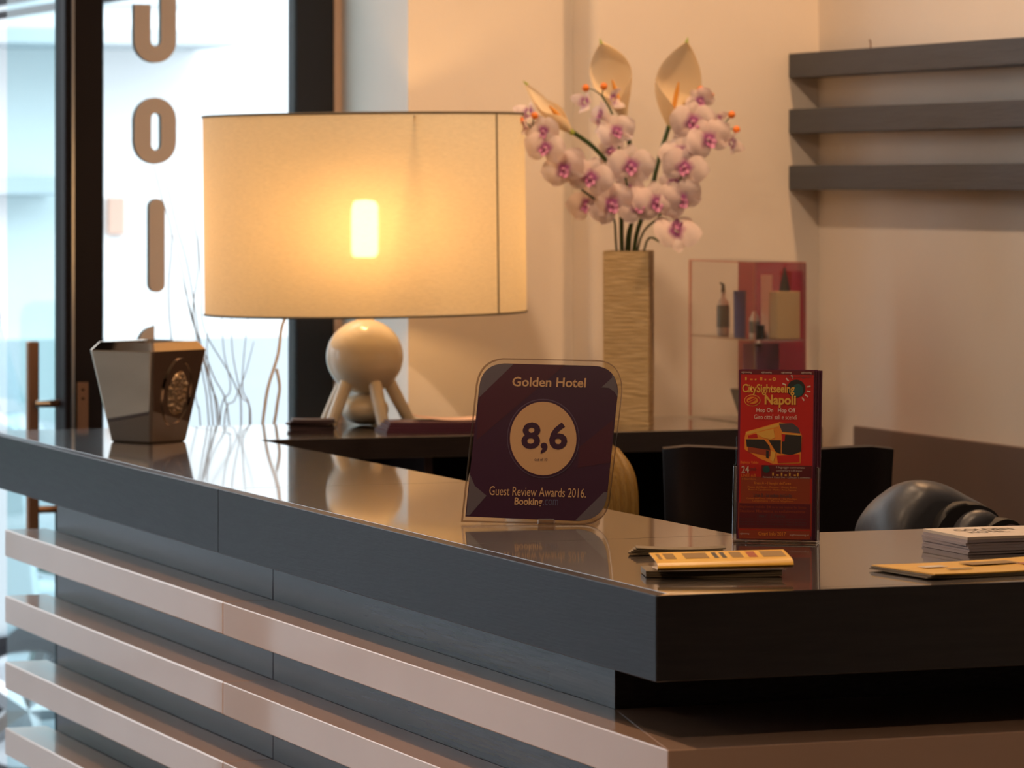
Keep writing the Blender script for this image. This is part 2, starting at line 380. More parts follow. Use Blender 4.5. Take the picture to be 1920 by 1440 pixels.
# letters fixed on the window, read from the street
def letter(nm, outer, inner, label):
    t = thing(nm, label, 'letter', (2.1745, 7.74, min(p[1] for p in outer)), group='taupe block letters down the window')
    M_ = lambda y0, y1: (ringprism(outer, inner, y0, y1) if inner else prism(outer, y0, y1, 'y'))
    ob('letter_body', M_(7.733, 7.7495), 'letter_side', t); ob('letter_face', M_(7.7315, 7.733), 'letter', t)
jx0, jx1, jx2, jx3 = 2.132, 2.165, 2.186, 2.217
letter('letter_j', [(jx0, 1.887)] + arc((jx0 + jx3) / 2, 1.8155, .0425, 180, 360, 14) + [(jx3, 1.99), (jx2, 1.99)] + arc((jx1 + jx2) / 2, 1.816, .0105, 0, -180, 8) + [(jx1, 1.887)], None,
       'topmost taupe letter on the window, a J cut off by the picture edge')
def stad(x0, x1, z0, z1, n=10):
    r = (x1 - x0) / 2; c = (x0 + x1) / 2
    return arc(c, z1 - r, r, 0, 180, n) + arc(c, z0 + r, r, 180, 360, n)
letter('letter_o', stad(jx0, jx3, 1.575, 1.705), stad(2.166, 2.186, 1.602, 1.675), 'taupe letter O on the window with a narrow slot in it')
letter('letter_i', stad(2.162, 2.194, 1.324, 1.507), None, 'taupe bar letter I on the window above the chrome pot')
letter('letter_wedge', [(2.141, 1.10), (2.173, 1.10), (2.173, 1.259)] + arc(2.173, 1.225, .032, 95, 180, 6), None, 'lowest taupe letter on the window, its tip peeping over the chrome pot')

# ------------------------------------------------------------------ the street
struct('ground', box(-12, 16, 7.86, 30, -.12, -.02), 'pave')
bd = thing('white_building', 'bright white rendered building across the street seen through the window', 'building', (3, 13, 0))
ob('wall', box(-10, 14, 13.0, 13.4, 1.03, 9), 'bwhite', bd)
ob('plinth', box(-10, 14, 12.96, 13.4, -.02, 1.03), 'bgrey', bd)
ob('ledge', box(-10, 3.80, 12.55, 13.0, 1.975, 2.03, .004), 'bledge', bd)
wf = ob('window', box(2.6, 3.76, 12.965, 13.0, 2.12, 3.6, .003), 'bledge', bd); ob('pane', box(2.68, 3.68, 12.955, 12.966, 2.2, 3.52), 'bgrey', wf)
ob('ledge', box(-10, 3.30, 12.8, 13.0, 1.50, 1.56, .004), 'bledge', bd)
ob('plaque', box(3.49, 3.545, 12.97, 13.0, 1.37, 1.49, .003), 'pinkpaper', bd)
aw = thing('awning_frame', 'dark awning rails in the top left corner beyond the glass door', 'awning', (3.0, 12.0, 2.05))
for k in range(3):
    ob('rail', box(2.93 + .02 * k, 2.945 + .02 * k, 9.6, 12.96, 2.035 + .045 * k, 2.06 + .045 * k), 'frame_dark', aw)
def scooter(x, y, label, paint):
    t = thing('motor_scooter', label, 'scooter', (x, y, -.02), group='parked scooters')
    def wheel(cx):
        wo = bmesh.new(); n = 28; m = 10; Rg = .20; r = .055; rg = []
        for i in range(n):
            a = 2 * PI * i / n
            rg.append([wo.verts.new((x + cx + (Rg + r * math.cos(2 * PI * j / m)) * math.cos(a), y + r * 1.1 * math.sin(2 * PI * j / m), .235 + (Rg + r * math.cos(2 * PI * j / m)) * math.sin(a))) for j in range(m)])
        for i in range(n):
            for j in range(m): wo.faces.new((rg[i][j], rg[(i + 1) % n][j], rg[(i + 1) % n][(j + 1) % m], rg[i][(j + 1) % m]))
        tw = ob('wheel', wo, 'tyre', t)
        rim = bmesh.new()
        for k in range(5):
            a = 2 * PI * k / 5; rim = tube([(x + cx, y, .235), (x + cx + .17 * math.cos(a), y, .235 + .17 * math.sin(a))], [.035, .022], 6, rim)
        ob('rim', rim, 'alu', tw)
    wheel(-.05); wheel(-1.25)
    def shell(nm, prof, mat, wdt):
        b_ = prism([(x + u, v) for u, v in prof], y - wdt, y + wdt, 'y', bev=.03); return ob(nm, b_, mat, t, smooth=60)
    shell('leg_shield', [(-.16, .42), (-.05, .50), (-.10, .95), (-.22, 1.02), (-.26, .45)], paint, .20)
    shell('front_fender', [(.20, .42), (.16, .53), (-.05, .56), (-.22, .50), (-.22, .44), (-.05, .48)], paint, .07)
    shell('footboard', [(-.2, .26), (-.2, .34), (-.72, .34), (-.72, .26)], 'tyre', .17)
    shell('body', [(-.62, .30), (-.66, .70), (-1.5, .80), (-1.55, .62), (-1.25, .45), (-.95, .30)], paint, .17)
    shell('seat', [(-.66, .71), (-.72, .80), (-1.1, .80), (-1.2, .87), (-1.5, .86), (-1.5, .80)], 'leather', .15)
    ob('handlebar', tube([(x - .25, y - .34, 1.06), (x - .2, y - .1, 1.03), (x - .2, y + .1, 1.03), (x - .25, y + .34, 1.06)], .018, 8), 'tyre', t)
    wsn = bmesh.new(); rows = []
    for i in range(7):
        q = i / 6; hw = .24 * (1 - .35 * q * q)
        rows.append([wsn.verts.new((x - .06 - .17 * q - .07 * (j / 4 - 1) ** 2, y + hw * (j / 4 - 1), 1.0 + .56 * q)) for j in range(9)])
    for a, b in zip(rows, rows[1:]):
        for j in range(8): wsn.faces.new((a[j], a[j + 1], b[j + 1], b[j]))
    bmesh.ops.solidify(wsn, geom=wsn.faces[:], thickness=.005)
    ob('windscreen', wsn, 'screen', t)
    ob('headlight', ball((x - .07, y, .90), .075, 16, 10), 'alu', t)
    ob('mirror', ball((x - .22, y - .33, 1.22), .06, 12, 8, s=(.4, 1, .7)), 'tyre', t)
    ob('top_box', box(x - 1.95, x - 1.55, y - .2, y + .2, .86, 1.2, .04, seg=2), 'green', t)
scooter(2.50, 9.9, 'pale blue scooter parked outside beyond the bar handle', 'scoot')
scooter(2.72, 11.3, 'dark green scooter parked behind the pale one outside', 'green')

# ------------------------------------------------------------------ counter
X0, X1, YN, YI, YJ, ZT, TH = 1.675, 2.06, 4.003, 4.66, 5.625, 1.10, .092
ct = thing('counter_worktop', 'glossy dark wenge worktop of the reception counter with deep front edge', 'worktop', (X0, YN, ZT - TH))
g = .0004
ob('top_board', box(X0 + .02, X1, YJ + g, 7.09, ZT - .03, ZT, .0008), 'wenge', ct)
ob('top_board', box(X0 + .02, X1, YI + g, YJ - g, ZT - .03, ZT, .0008), 'wenge', ct)
ob('top_board', box(X0 + .02, 3.36, YN + .02, YI - g, ZT - .03, ZT, .0008), 'wenge_x', ct)
ob('fascia_board', box(X0, X0 + .02, YJ + .0004, 7.09, ZT - TH, ZT, .0012), 'fascia', ct)
ob('fascia_board', prism([(X0, YN), (X0 + .02, YN + .02), (X0 + .02, YJ - g), (X0, YJ - g)], ZT - TH, ZT, bev=.0009), 'fascia', ct)
ob('fascia_board', prism([(X0, YN), (3.36, YN), (3.36, YN + .02), (X0 + .02, YN + .02)], ZT - TH, ZT, bev=.0009), 'wenge_x', ct)
ob('fascia_board', box(X1 - .02, X1, YI + .0, 6.67, ZT - TH, ZT - .0301, .0008), 'wenge', ct)
ob('fascia_board', box(X1, 3.36, YI - .02, YI, ZT - TH, ZT - .0301, .0008), 'wenge_x', ct)
ob('underside_board', box(X0 + .02, X1 - .02, YI, 7.09, ZT - TH, ZT - TH + .012), 'black', ct)
ob('underside_board', box(X0 + .02, 3.36, YN + .02, YI - .02, ZT - TH, ZT - TH + .012), 'black', ct)
cb = thing('reception_counter', 'slate reception counter front with stacked white lacquered slats', 'counter', (1.757, 4.32, 0))
XB, YB, YE = 1.757, 4.32, 6.87
ob('base_panel', box(XB, XB + .02, YJ + .0009, YE, 0, ZT - TH, .0008), 'base', cb)
ob('base_panel', box(XB, XB + .02, YB, YJ - .0009, 0, ZT - TH, .0008), 'base', cb)
ob('base_panel', box(XB + .02, 3.36, YB, YB + .02, 0, ZT - TH, .0008), 'base', cb)
ob('end_panel', box(XB + .02, X1 - .03, YE - .02, YE, 0, ZT - TH, .0008), 'base', cb)
ob('inner_panel', box(X1 - .05, X1 - .03, YI, YE - .02, 0, ZT - TH), 'black', cb)
XS, YS, YSE = 1.682, 3.987, 6.94
for k in range(8):
    zt = .938 - .1145 * k; zb = zt - .047
    ob('slat', box(XS, XB, YJ + .0007, YSE, zb, zt, .002), 'lacquer', cb)
    ob('slat', prism([(XS, YS), (XB, YB), (XB, YJ - .0007), (XS, YJ - .0007)], zb, zt, bev=.0012), 'lacquer', cb)
    ob('slat', prism([(XS, YS), (3.36, YS), (3.36, YB), (XB, YB)], zb, zt, bev=.0012), 'lacquer', cb)
bc = thing('back_counter', 'thin dark desk top running behind the counter under lamp and vase', 'counter', (2.6, 6.9, 0))
ob('desk_top', box(X1 + .001, 3.115, 6.672, 7.09, ZT - .037, ZT, .001), 'wenge_x', bc)
ob('back_panel', box(X1, 3.115, 7.05, 7.07, 0, ZT - .037), 'black', bc)  # kept black to paint in the shade of the void under the desk top
ob('side_panel', box(3.09, 3.115, 6.70, 7.05, 0, ZT - .037), 'black', bc)
ob('divider', box(2.375, 2.39, 6.72, 7.05, 0, ZT - .037), 'card', bc)
# staff desk shelf inside, lower
ob('inner_shelf', box(2.07, 3.09, 6.75, 7.05, .70, .72), 'black', bc)

# ------------------------------------------------------------------ wall shelves
for k, (zt, lab) in enumerate([(1.789, 'top slate wooden wall shelf on the right, lit from above'), (1.681, 'middle slate wooden wall shelf on the right'), (1.572, 'lowest slate wooden wall shelf on the right')]):
    t = thing('wall_shelf', lab, 'shelf', (3.37, 6.3, zt - .047), group='slatted wall shelves')
    ob('board', box(3.308, 3.3715, 4.6, 7.2385, zt - .047, zt, .0012), 'shelf', t)
    if k == 0:
        for y in (6.93, 6.02):
            ob('hook', tube([(3.335, y, zt - .004), (3.335, y, zt + .012), (3.331, y - .004, zt + .017)], .0014, 6), 'bronze', t)

# ------------------------------------------------------------------ lamp
def lamp(c):
    cx, cy, z = c
    t = thing('table_lamp', 'cream table lamp with wide linen drum shade and ball base on splayed legs', 'lamp', c)
    ob('ball_body', ball((cx, cy, 1.224), .0697, 40, 24, s=(1, 1, .97)), 'cream', t)
    ob('neck', lathe([(.022, 1.28), (.016, 1.292), (.012, 1.31), (.007, 1.33), (.007, 1.385), (.013, 1.390), (.013, 1.4045), (0, 1.4045)], 24, c=(cx, cy, 0)), 'cream', t)
    ob('lower_ball', ball((cx, cy, 1.129), .0435, 32, 16, s=(1, 1, .66)), 'cream', t)
    for k in range(5):
        a = R(-90 - 20.7 + 24 + 2 + 72 * k); d = Vector((math.cos(a), math.sin(a), 0))
        top = Vector((cx, cy, 1.185)) + d * .040; ft = Vector((cx, cy, z + .0045)) + d * .082
        ob('leg', tube([top, top.lerp(ft, .5), ft, ft - Vector((0, 0, .0045))], [.0125, .012, .011, .0105], 14), 'cream', t)
    ob('bulb', lathe([(0, 1.405), (.014, 1.405), (.0185, 1.413), (.0185, 1.495), (.014, 1.506), (0, 1.508)], 24, c=(cx, cy, 0)), 'bulb', t)
    r, z0, z1 = .291, 1.3035, 1.6596
    tilt = Matrix.Translation((cx, cy, 1.48)) @ Matrix.Rotation(R(-.62), 4, Vector((math.sin(R(YAW)), math.cos(R(YAW)), 0))) @ Matrix.Translation((-cx, -cy, -1.48))
    def sh(bm): xf(bm, bm.verts, tilt); return bm
    s = ob('shade', sh(lathe([(r, z0), (r, z1)], 128, c=(cx, cy, 0))), 'shade', t)
    for zz in (z0, z1):
        rim = bmesh.new(); pts = [(cx + r * math.cos(2 * PI * k / 96), cy + r * math.sin(2 * PI * k / 96), zz) for k in range(97)]
        ob('rim', sh(tube(pts, .0024, 6, cap=False)), 'shade_rim', s)
    a = R(-90 - YAW) + math.asin(.826); p = (cx + (r + .0005) * math.cos(a), cy + (r + .0005) * math.sin(a))
    ob('seam', sh(tube([(p[0], p[1], z0), (p[0], p[1], z1)], .0018, 6)), 'shade_rim', s)
    sp = bmesh.new()
    for k in range(3):
        a = 2 * PI * k / 3 + .5; sp = tube([(cx + .02 * math.cos(a), cy + .02 * math.sin(a), 1.345), (cx + r * math.cos(a), cy + r * math.sin(a), 1.6565)], .0018, 6, sp)
    ob('shade_carrier', sp, 'cream', s)
lamp((2.3655, 7.017, ZT))
tag(ob('lamp_cable', tube(curve([(2.36, 7.10, 1.30), (2.315, 7.15, 1.325), (2.27, 7.19, 1.29), (2.258, 7.2, 1.22), (2.235, 7.2, 1.14), (2.225, 7.2, 1.0), (2.24, 7.2, .72), (2.3, 7.22, .01)], 6), .0032, 8), 'cable'),
    'pale cable looping down behind the lamp beside the dark frame', 'cable', 'lamp cables')
tag(ob('lamp_cable', tube(curve([(2.262, 7.22, 1.195), (2.268, 7.22, 1.16), (2.262, 7.22, 1.12), (2.25, 7.22, 1.0), (2.26, 7.22, .6), (2.33, 7.24, .01)], 6), .0032, 8), 'cable'),
    'short pale cable beside the longer one, close to the lamp legs', 'cable', 'lamp cables')

# ------------------------------------------------------------------ chrome pot
def rsq(s, r, n=4):
    o = []
    for k, (sx, sy) in enumerate([(1, 1), (-1, 1), (-1, -1), (1, -1)]):
        o += arc(sx * (s / 2 - r), sy * (s / 2 - r), r, 90 * k, 90 * k + 90, n)
    return o
def loft(sections, closed_top=False, closed_bottom=True):
    nb = bmesh.new(); rings = [[nb.verts.new((x, y, z)) for x, y in poly] for poly, z in sections]
    for a, b in zip(rings, rings[1:]):
        n = len(a)
        for k in range(n): nb.faces.new((a[k], a[(k + 1) % n], b[(k + 1) % n], b[k]))
    if closed_bottom: nb.faces.new(rings[0][::-1])
    if closed_top: nb.faces.new(rings[-1])
    return nb
pot = thing('chrome_pot', 'warm-tinted chrome faceted pot with oval medallion at the far end of the counter', 'pot', (1.872, 6.70, ZT), R(33))
ob('pot_body', loft([(rsq(.086, .004), 0), (rsq(.092, .005), .003), (rsq(.141, .007), .152), (rsq(.142, .007), .156), (rsq(.120, .006), .170), (rsq(.114, .005), .169), (rsq(.108, .005), .150), (rsq(.085, .004), .01)], closed_top=True), 'chrome', pot, world=False, smooth=25)
# medallion sits on the right-hand facet (local -y face), leaning outwards
slope = math.atan2((.141 - .092) / 2, .149)
MM = Matrix.Translation((.006, -.0592, .085)) @ Matrix.Rotation(slope, 4, 'X')
el = lambda a, b, n=36: [(a * math.cos(2 * PI * k / n), b * math.sin(2 * PI * k / n)) for k in range(n)]
md = ob('medallion', prism(el(.033, .053), -.0012, .002, 'y', M=MM), 'chrome', pot, world=False)
ob('medallion_rim', ringprism(el(.038, .059), el(.033, .053), -.0035, .002, M=MM), 'chrome', md, world=False)
rb = bmesh.new()
rb = ball((0, -.001, -.002), .026, 20, 12, rb, (.9, .16, 1.25))
for k in range(34):                                     # worn repousse lumps
    a = 2.4 * k; q = .024 * math.sqrt(k / 34)
    rb = ball((.85 * q * math.cos(a), -.0035, -.002 + 1.25 * q * math.sin(a)), random.uniform(.003, .0055), 8, 6, rb, (1, .6, 1))
xf(rb, rb.verts, Matrix.Diagonal((1.05, 1.0, 1.15, 1))); xf(rb, rb.verts, MM); ob('relief', rb, 'chrome_relief', md, world=False)

# ------------------------------------------------------------------ award plaque
SS = 5.235 / FPX
sg = thing('award_plaque', 'purple award plaque in clear acrylic reading 8,6 on the counter', 'sign', (1.796, 4.929, ZT + .001), R(-26.4))
sg.rotation_euler = (R(-9), 0, R(-26.4))
def S(px, py): return ((px - 870) * SS / .994 - max(0, (983 - py)) * SS * .016, (985 - py) * SS / math.cos(R(9)))
def outline(pts_): return [S(*p) for p in pts_]
def qb(a, b, c, n=8): return [((1 - t) ** 2 * a[0] + 2 * t * (1 - t) * b[0] + t * t * c[0], (1 - t) ** 2 * a[1] + 2 * t * (1 - t) * b[1] + t * t * c[1]) for t in [k / n for k in range(n + 1)]]
outer = [(864, 982)] + qb((891, 728), (897, 680), (942, 676)) + qb((1122, 679), (1166, 681), (1167, 735)) + qb((1143, 935), (1138, 984), (1090, 986))
inner = [(872, 972)] + qb((898, 730), (903, 688), (946, 686)) + qb((1114, 690), (1157, 691), (1159, 738)) + qb((1138, 930), (1132, 976), (1084, 979))
ob('acrylic_panel', prism(outline(outer), .0005, .0048, 'y'), ['acrylic'], sg, world=False, smooth=None)
# polished edge of the acrylic: a thin band round the outline
oo = outline(outer); cxm = sum(p[0] for p in oo) / len(oo); czm = sum(p[1] for p in oo) / len(oo)
ii = [(cxm + (x - cxm) * .985, czm + (z - czm) * .985) for x, z in oo]
ob('acrylic_edge', ringprism(oo, ii, .0004, .0049), 'acrylic_edge', sg, world=False, smooth=None)
ob('print_panel', prism(outline(inner), -.0006, .0004, 'y'), 'violet', sg, world=False, smooth=None)
def pl(pts_, mat, nm, y=-.0009): return plate(outline(pts_), y, mat, sg, nm)
pl([(898, 750)] + qb((898, 730), (903, 688), (946, 686)) + [(963, 687)], 'violet_c', 'corner_print')
pl([(898.5, 742), (963, 687), (1060, 688.5), (893, 830)], 'violet2', 'stripe_print', -.0008)
pl([(1128, 730), (1148, 712)] + qb((1148, 704), (1158, 715), (1158.5, 748), 5) + [(1152, 738), (1142, 731)], 'violet_c', 'corner_print')
pl([(874, 970), (881, 894), (890, 915), (912, 933), (880, 970)], 'violet_c', 'corner_print')
pl([(1078, 978)] + [(1132, 925), (1138, 925)] + qb((1138, 930), (1132, 976), (1084, 979)), 'violet_c', 'corner_print')
pl([(1150, 790), (1144, 870), (1083, 880), (1086, 842)], 'violet2', 'stripe_print', -.0008)
cxp, cyp = 1018.5, 826
ell = lambda a, b, n=48: [(cxp + a * math.cos(2 * PI * k / n), cyp + b * math.sin(2 * PI * k / n)) for k in range(n)]
pl(ell(68, 74), 'violet_line', 'ring_print', -.0010); pl(ell(66.5, 72), 'violet', 'ring_print', -.0012); pl(ell(62.5, 68.5), 'gold_txt', 'score_disc', -.0014)
def tx(s, x0, x1, yb, yt, mat, y=-.0011, bold=0.0, slope=-.012, nm='lettering'):
    a = S(x0, yb); b = S(x1, yt); a2 = S(x1, yb)
    print_text(s, a[0], a2[0], a[1], b[1], y, mat, sg, nm, bold, .05, slope)
tx('Golden Hotel', 960, 1098.5, 729, 711, 'gold_txt', bold=.018)
tx('8,6', 976, 1062, 854, 795, 'violet', -.0017, bold=.028)
tx('out of 10', 1002, 1026, 868, 862, 'violet', -.0017)
tx('Guest Review Awards 2016.', 917, 1098, 932, 915, 'gold_txt', slope=-.02)
tx('Booking', 964, 1016, 953.5, 936, 'gold_txt', bold=.02)
tx('.com', 1018, 1046, 950, 939, 'blue_txt')
ob('foot', box(.02, .17, .004, .06, -.001, .003, .0008, M=Matrix.Rotation(R(9), 4, 'X')), 'acrylic', sg, world=False)
ob('clip', box(.095, .117, -.006, .003, -.0005, .007, .0012, M=Matrix.Rotation(R(9), 4, 'X')), 'acrylic_edge', sg, world=False)

# ------------------------------------------------------------------ flyer holder and flyers
HR = math.atan2(-.056, .087)
HO = (2.010, 4.565, ZT)
HM = Matrix.Translation(HO) @ Matrix.Rotation(HR, 4, 'Z') @ Matrix.Rotation(R(-6), 4, 'X')
HW = .1045
hl = thing('leaflet_holder', 'clear acrylic holder standing on the counter with red tour flyers', 'holder', HO, HR)
TL = Matrix.Rotation(R(-6), 4, 'X')
ob('front_panel', box(.0005, HW, .000, .0022, .004, .095, .0004, M=TL), 'acrylic', hl, world=False)
ob('back_panel', box(.0005, HW, .0185, .0207, .004, .130, .0004, M=TL), 'acrylic', hl, world=False)
for x in (0, HW - .0022): ob('side_panel', box(x, x + .0022, .0015, .0200, .004, .093, .0004, M=TL), 'acrylic_edge', hl, world=False)
ob('base_plate', box(.001, HW - .001, -.002, .03, .0, .0035, .0006), 'acrylic_edge', hl, world=False)
for x in (.018, HW - .034): ob('foot_tab', box(x, x + .016, -.008, .004, .0, .0045, .0012), 'acrylic', hl, world=False)
FW, FH = .0935, .2065
def flyer(k, label):
    t = thing('tour_flyer', label, 'flyer', HO, HR, 'red tour flyers in the acrylic holder')
    M = TL @ Matrix.Translation((.0048 + .0013 * k, .0040 + .0026 * k, .0045 + .0004 * (k % 3))) @ Matrix.Rotation(R(.25 * (k % 2)), 4, 'Y')
    ob('sheet', box(0, FW, 0, .0020, 0, FH, M=M), ['purple_pr'], t, world=False)
    return t, M
def flyer_front():
    t, M = flyer(0, 'front red flyer with an open top tour bus and yellow lettering')
    # printed face pieces are laid out in flyer pixels: x 1378..1520, y 695..1013
    def F_(px, py): return ((px - 1379) / 141 * FW, (1013 - py) / 318 * FH)
    e = thing  # noqa
    def put(poly, y, mat, nm):
        return ob(nm, prism([F_(*p) for p in poly], -y - .0001, -y, 'y', M=M), mat, t, world=False, smooth=None)
    def rect(x0, x1, y0, y1, y, mat, nm): return put([(x0, y1), (x1, y1), (x1, y0), (x0, y0)], y, mat, nm)
    def word(s, x0, x1, yb, yt, mat, y=.0008, bold=0.0, nm='lettering', slope=0.0):
        me = text_mesh(s, nm, bold); vs = me.vertices
        a = min(v.co.x for v in vs); b = max(v.co.x for v in vs); c = min(v.co.y for v in vs); d = max(v.co.y for v in vs)
        p0 = F_(x0, yb); p1 = F_(x1, yt)
        for v in vs:
            u = (v.co.x - a) / (b - a); q = (v.co.y - c) / (d - c)
            v.co = M @ Vector((p0[0] + u * (p1[0] - p0[0]), -y, p0[1] + q * (p1[1] - p0[1]) + slope * u * .01))
        me.materials.clear(); me.materials.append(MAT[mat]); ob(nm, me, mat, t, world=False)
    rect(1383, 1518, 703, 1006, .0001, 'red', 'red_ground'); rect(1381, 1519, 696, 704, .0002, 'red_dark', 'top_band')
    rect(1386, 1514, 896, 944, .0002, 'brownred', 'rust_block'); rect(1424, 1517, 874, 898, .0003, 'red_dark', 'wine_block')
    rect(1382, 1517, 944, 994, .00025, 'brownred', 'info_frame'); rect(1384, 1515, 946, 992, .0004, 'red_dark', 'info_block')
    rect(1384, 1516, 996, 1012, .0003, 'brownred', 'foot_block')
    for k in range(4): word('sightseeing', 1384 + 37 * k, 1403 + 37 * k, 702.5, 698, 'pale_pr')
    for k, x in enumerate((1391, 1400, 1409, 1418, 1427, 1435)): rect(x, x + (3 if k % 2 == 0 else 5), 709 if k % 3 == 0 else 712, 715, .0004, 'yellow_pr' if k % 2 == 0 else 'orange_pr', 'pictogram')
    def disc(cx, cy, r, y, mat, nm, n=20, ry=None): return put([(cx + r * math.cos(2 * PI * k / n), cy + (ry or r) * math.sin(2 * PI * k / n)) for k in range(n)], y, mat, nm)
    disc(1445, 712.5, 3.3, .0004, 'yellow_pr', 'pictogram'); disc(1445, 712.5, 1.6, .0005, 'red', 'pictogram')
    word('24 Aprile-2 Maggio 2017', 1469, 1515, 711, 706, 'grey_pr')
    # round dark badge with rays
    disc(1486, 730, 17, .0003, 'dark_pr', 'badge'); disc(1489, 733, 10, .0005, 'teal_pr', 'badge_core', ry=12)
    for a in (-10, 12, 34, 56, 200, 225, 250):
        c, s = math.cos(R(a)), math.sin(R(a)); p = [(1486 + 20 * c, 730 + 20 * s), (1486 + 27 * c, 730 + 27 * s)]
        put([(p[0][0] - s, p[0][1] + c), (p[1][0] - s * 1.4, p[1][1] + c * 1.4), (p[1][0] + s * 1.4, p[1][1] - c * 1.4), (p[0][0] + s, p[0][1] - c)], .0005, 'pale_pr', 'ray')
    word('CitySightseeing', 1386, 1483, 743, 722, 'yellow_pr', .0007, .025)
    word('Napoli', 1428, 1486, 766, 742, 'yellow_pr', .0010, .03)
    disc(1405, 753, 15, .0004, 'yellow_pr', 'stamp', ry=11); disc(1405, 753, 13.8, .0006, 'red', 'stamp', ry=9.8); disc(1405, 753, 10.5, .0008, 'orange_pr', 'stamp', ry=6.8)
    put([(1398, 757), (1411, 750), (1412, 752), (1399, 759)], .001, 'red', 'stamp'); put([(1397, 753), (1409, 747), (1410, 749), (1398, 755)], .001, 'red', 'stamp')
    word('Hop On   Hop Off', 1413, 1485, 777, 767, 'pale_pr', .0008, .01); word("Giro citta' sali e scendi", 1409, 1488, 788, 779, 'pale_pr')
    # the bus
    bus = [((1392, 822), (1392, 845), (1420, 862), (1446, 872), (1496, 870), (1498, 818), (1488, 800), (1456, 793), (1394, 812))]
    put(list(bus[0]), .0004, 'orange_pr', 'bus_body')
    put([(1394, 813), (1455, 795), (1455, 801), (1394, 818)], .0005, 'yellow_pr', 'bus_rail')
    put([(1394, 826), (1428, 826), (1438, 838), (1440, 846), (1396, 840)], .0006, 'dark_pr', 'bus_window')
    put([(1398, 840), (1440, 846), (1440, 858), (1398, 850)], .0006, 'brownred', 'bus_window')
    put([(1436, 827), (1459, 827), (1459, 853), (1450, 849)], .0006, 'dark_pr', 'bus_window')
    put([(1455, 796), (1480, 795), (1491, 803), (1495, 814), (1461, 811)], .0006, 'grey_pr', 'bus_windscreen')
    put([(1461, 813), (1495, 816), (1494, 818), (1461, 815)], .0007, 'yellow_pr', 'bus_rail')
    put([(1461, 816), (1497, 818), (1497, 848), (1478, 855), (1461, 852)], .0006, 'dark_pr', 'bus_windscreen')
    put([(1460, 815), (1467, 816), (1466, 829), (1462, 830)], .0008, 'red', 'bus_mirror')
    put([(1432, 846), (1437, 847), (1437, 862), (1432, 860)], .0008, 'dark_pr', 'bus_wheel'); put([(1441, 847), (1450, 850), (1446, 868), (1440, 864)], .0007, 'yellow_pr', 'bus_panel')
    put([(1452, 856), (1494, 853), (1494, 868), (1454, 870)], .0007, 'red', 'bus_bumper')
    put([(1412, 814), (1445, 806), (1448, 822), (1440, 826), (1424, 822)], .0007, 'yellow_pr', 'bus_print')
    put([(1398, 819), (1414, 815), (1416, 823), (1398, 824)], .0007, 'red', 'bus_print')
    word('Biglietto Valido', 1385, 1418, 873, 867, 'orange_pr'); word('24', 1387, 1401, 889, 876, 'pale_pr', .0008, .015); word('ore/h', 1403, 1414, 885, 878, 'grey_pr')
    word('LINEE A/B', 1387, 1414, 897, 891, 'orange_pr'); word('e bambini', 1388, 1414, 902, 898.5, 'orange_pr')
    disc(1433, 882, 6.5, .0006, 'teal_pr', 'badge'); word('il linguaggio commentato', 1451, 1504, 881, 876, 'pale_pr'); word('commentary in 8 lingue', 1451, 1499, 886.5, 882, 'pale_pr')
    for k, x in enumerate((1444, 1452, 1460, 1467, 1475, 1484, 1490)): rect(x, x + (3 if k % 2 == 0 else 4), 888 if k % 2 == 0 else 891, 894, .0006, 'yellow_pr', 'pictogram')
    word('Fermate di Castel Ovo - Cuffie per la commento', 1427, 1515, 899, 895, 'pale_pr')
    word('linea A - I luoghi dell\'arte', 1411, 1479, 912, 905, 'orange_pr', bold=.01)
    word('Piazza del Gesu - Duomo - Piazza Bellini', 1399, 1490, 917.5, 913.5, 'orange_pr'); word('Museo di Capodimonte - Madre - Porta Capuana', 1400, 1489, 923, 918.5, 'orange_pr')
    word('Linea B - Le vedute del Golfo', 1410, 1481, 934, 927, 'grey_pr', bold=.01)
    word('Castel dell\'Ovo - Mergellina - Via Posillipo', 1397, 1491, 939, 935, 'orange_pr'); word('Lungomare - Parco Virgiliano', 1408, 1484, 943.5, 939.5, 'orange_pr')
    word('Biglietto valido 24 ore su tutte le linee', 1385, 1508, 956, 950, 'brownred', bold=.01); word('Stazione Marittima in collaborazione', 1385, 1506, 963, 957.5, 'brownred', bold=.01)
    word('Linea C - S. Martino', 1418, 1469, 972, 966, 'grey_pr')
    for k, y in enumerate((977, 982.5, 987)): word('Piazza Municipio - Via Toscana - Piazza Vittoria - Museo di San Martino', 1384, 1508, y, y - 3.6, 'grey_pr')
    word('Orari Info 2017', 1420, 1471, 1006, 998.5, 'orange_pr', bold=.02)
    word('sightseeing', 1386, 1403, 1005, 1001, 'pale_pr'); word('sightseeing.it', 1478, 1514, 1006, 1002, 'pale_pr')
flyer_front()
for k in range(1, 6): flyer(k, ORD[k] + ' red flyer from the front in the acrylic holder, only its plum edge showing')

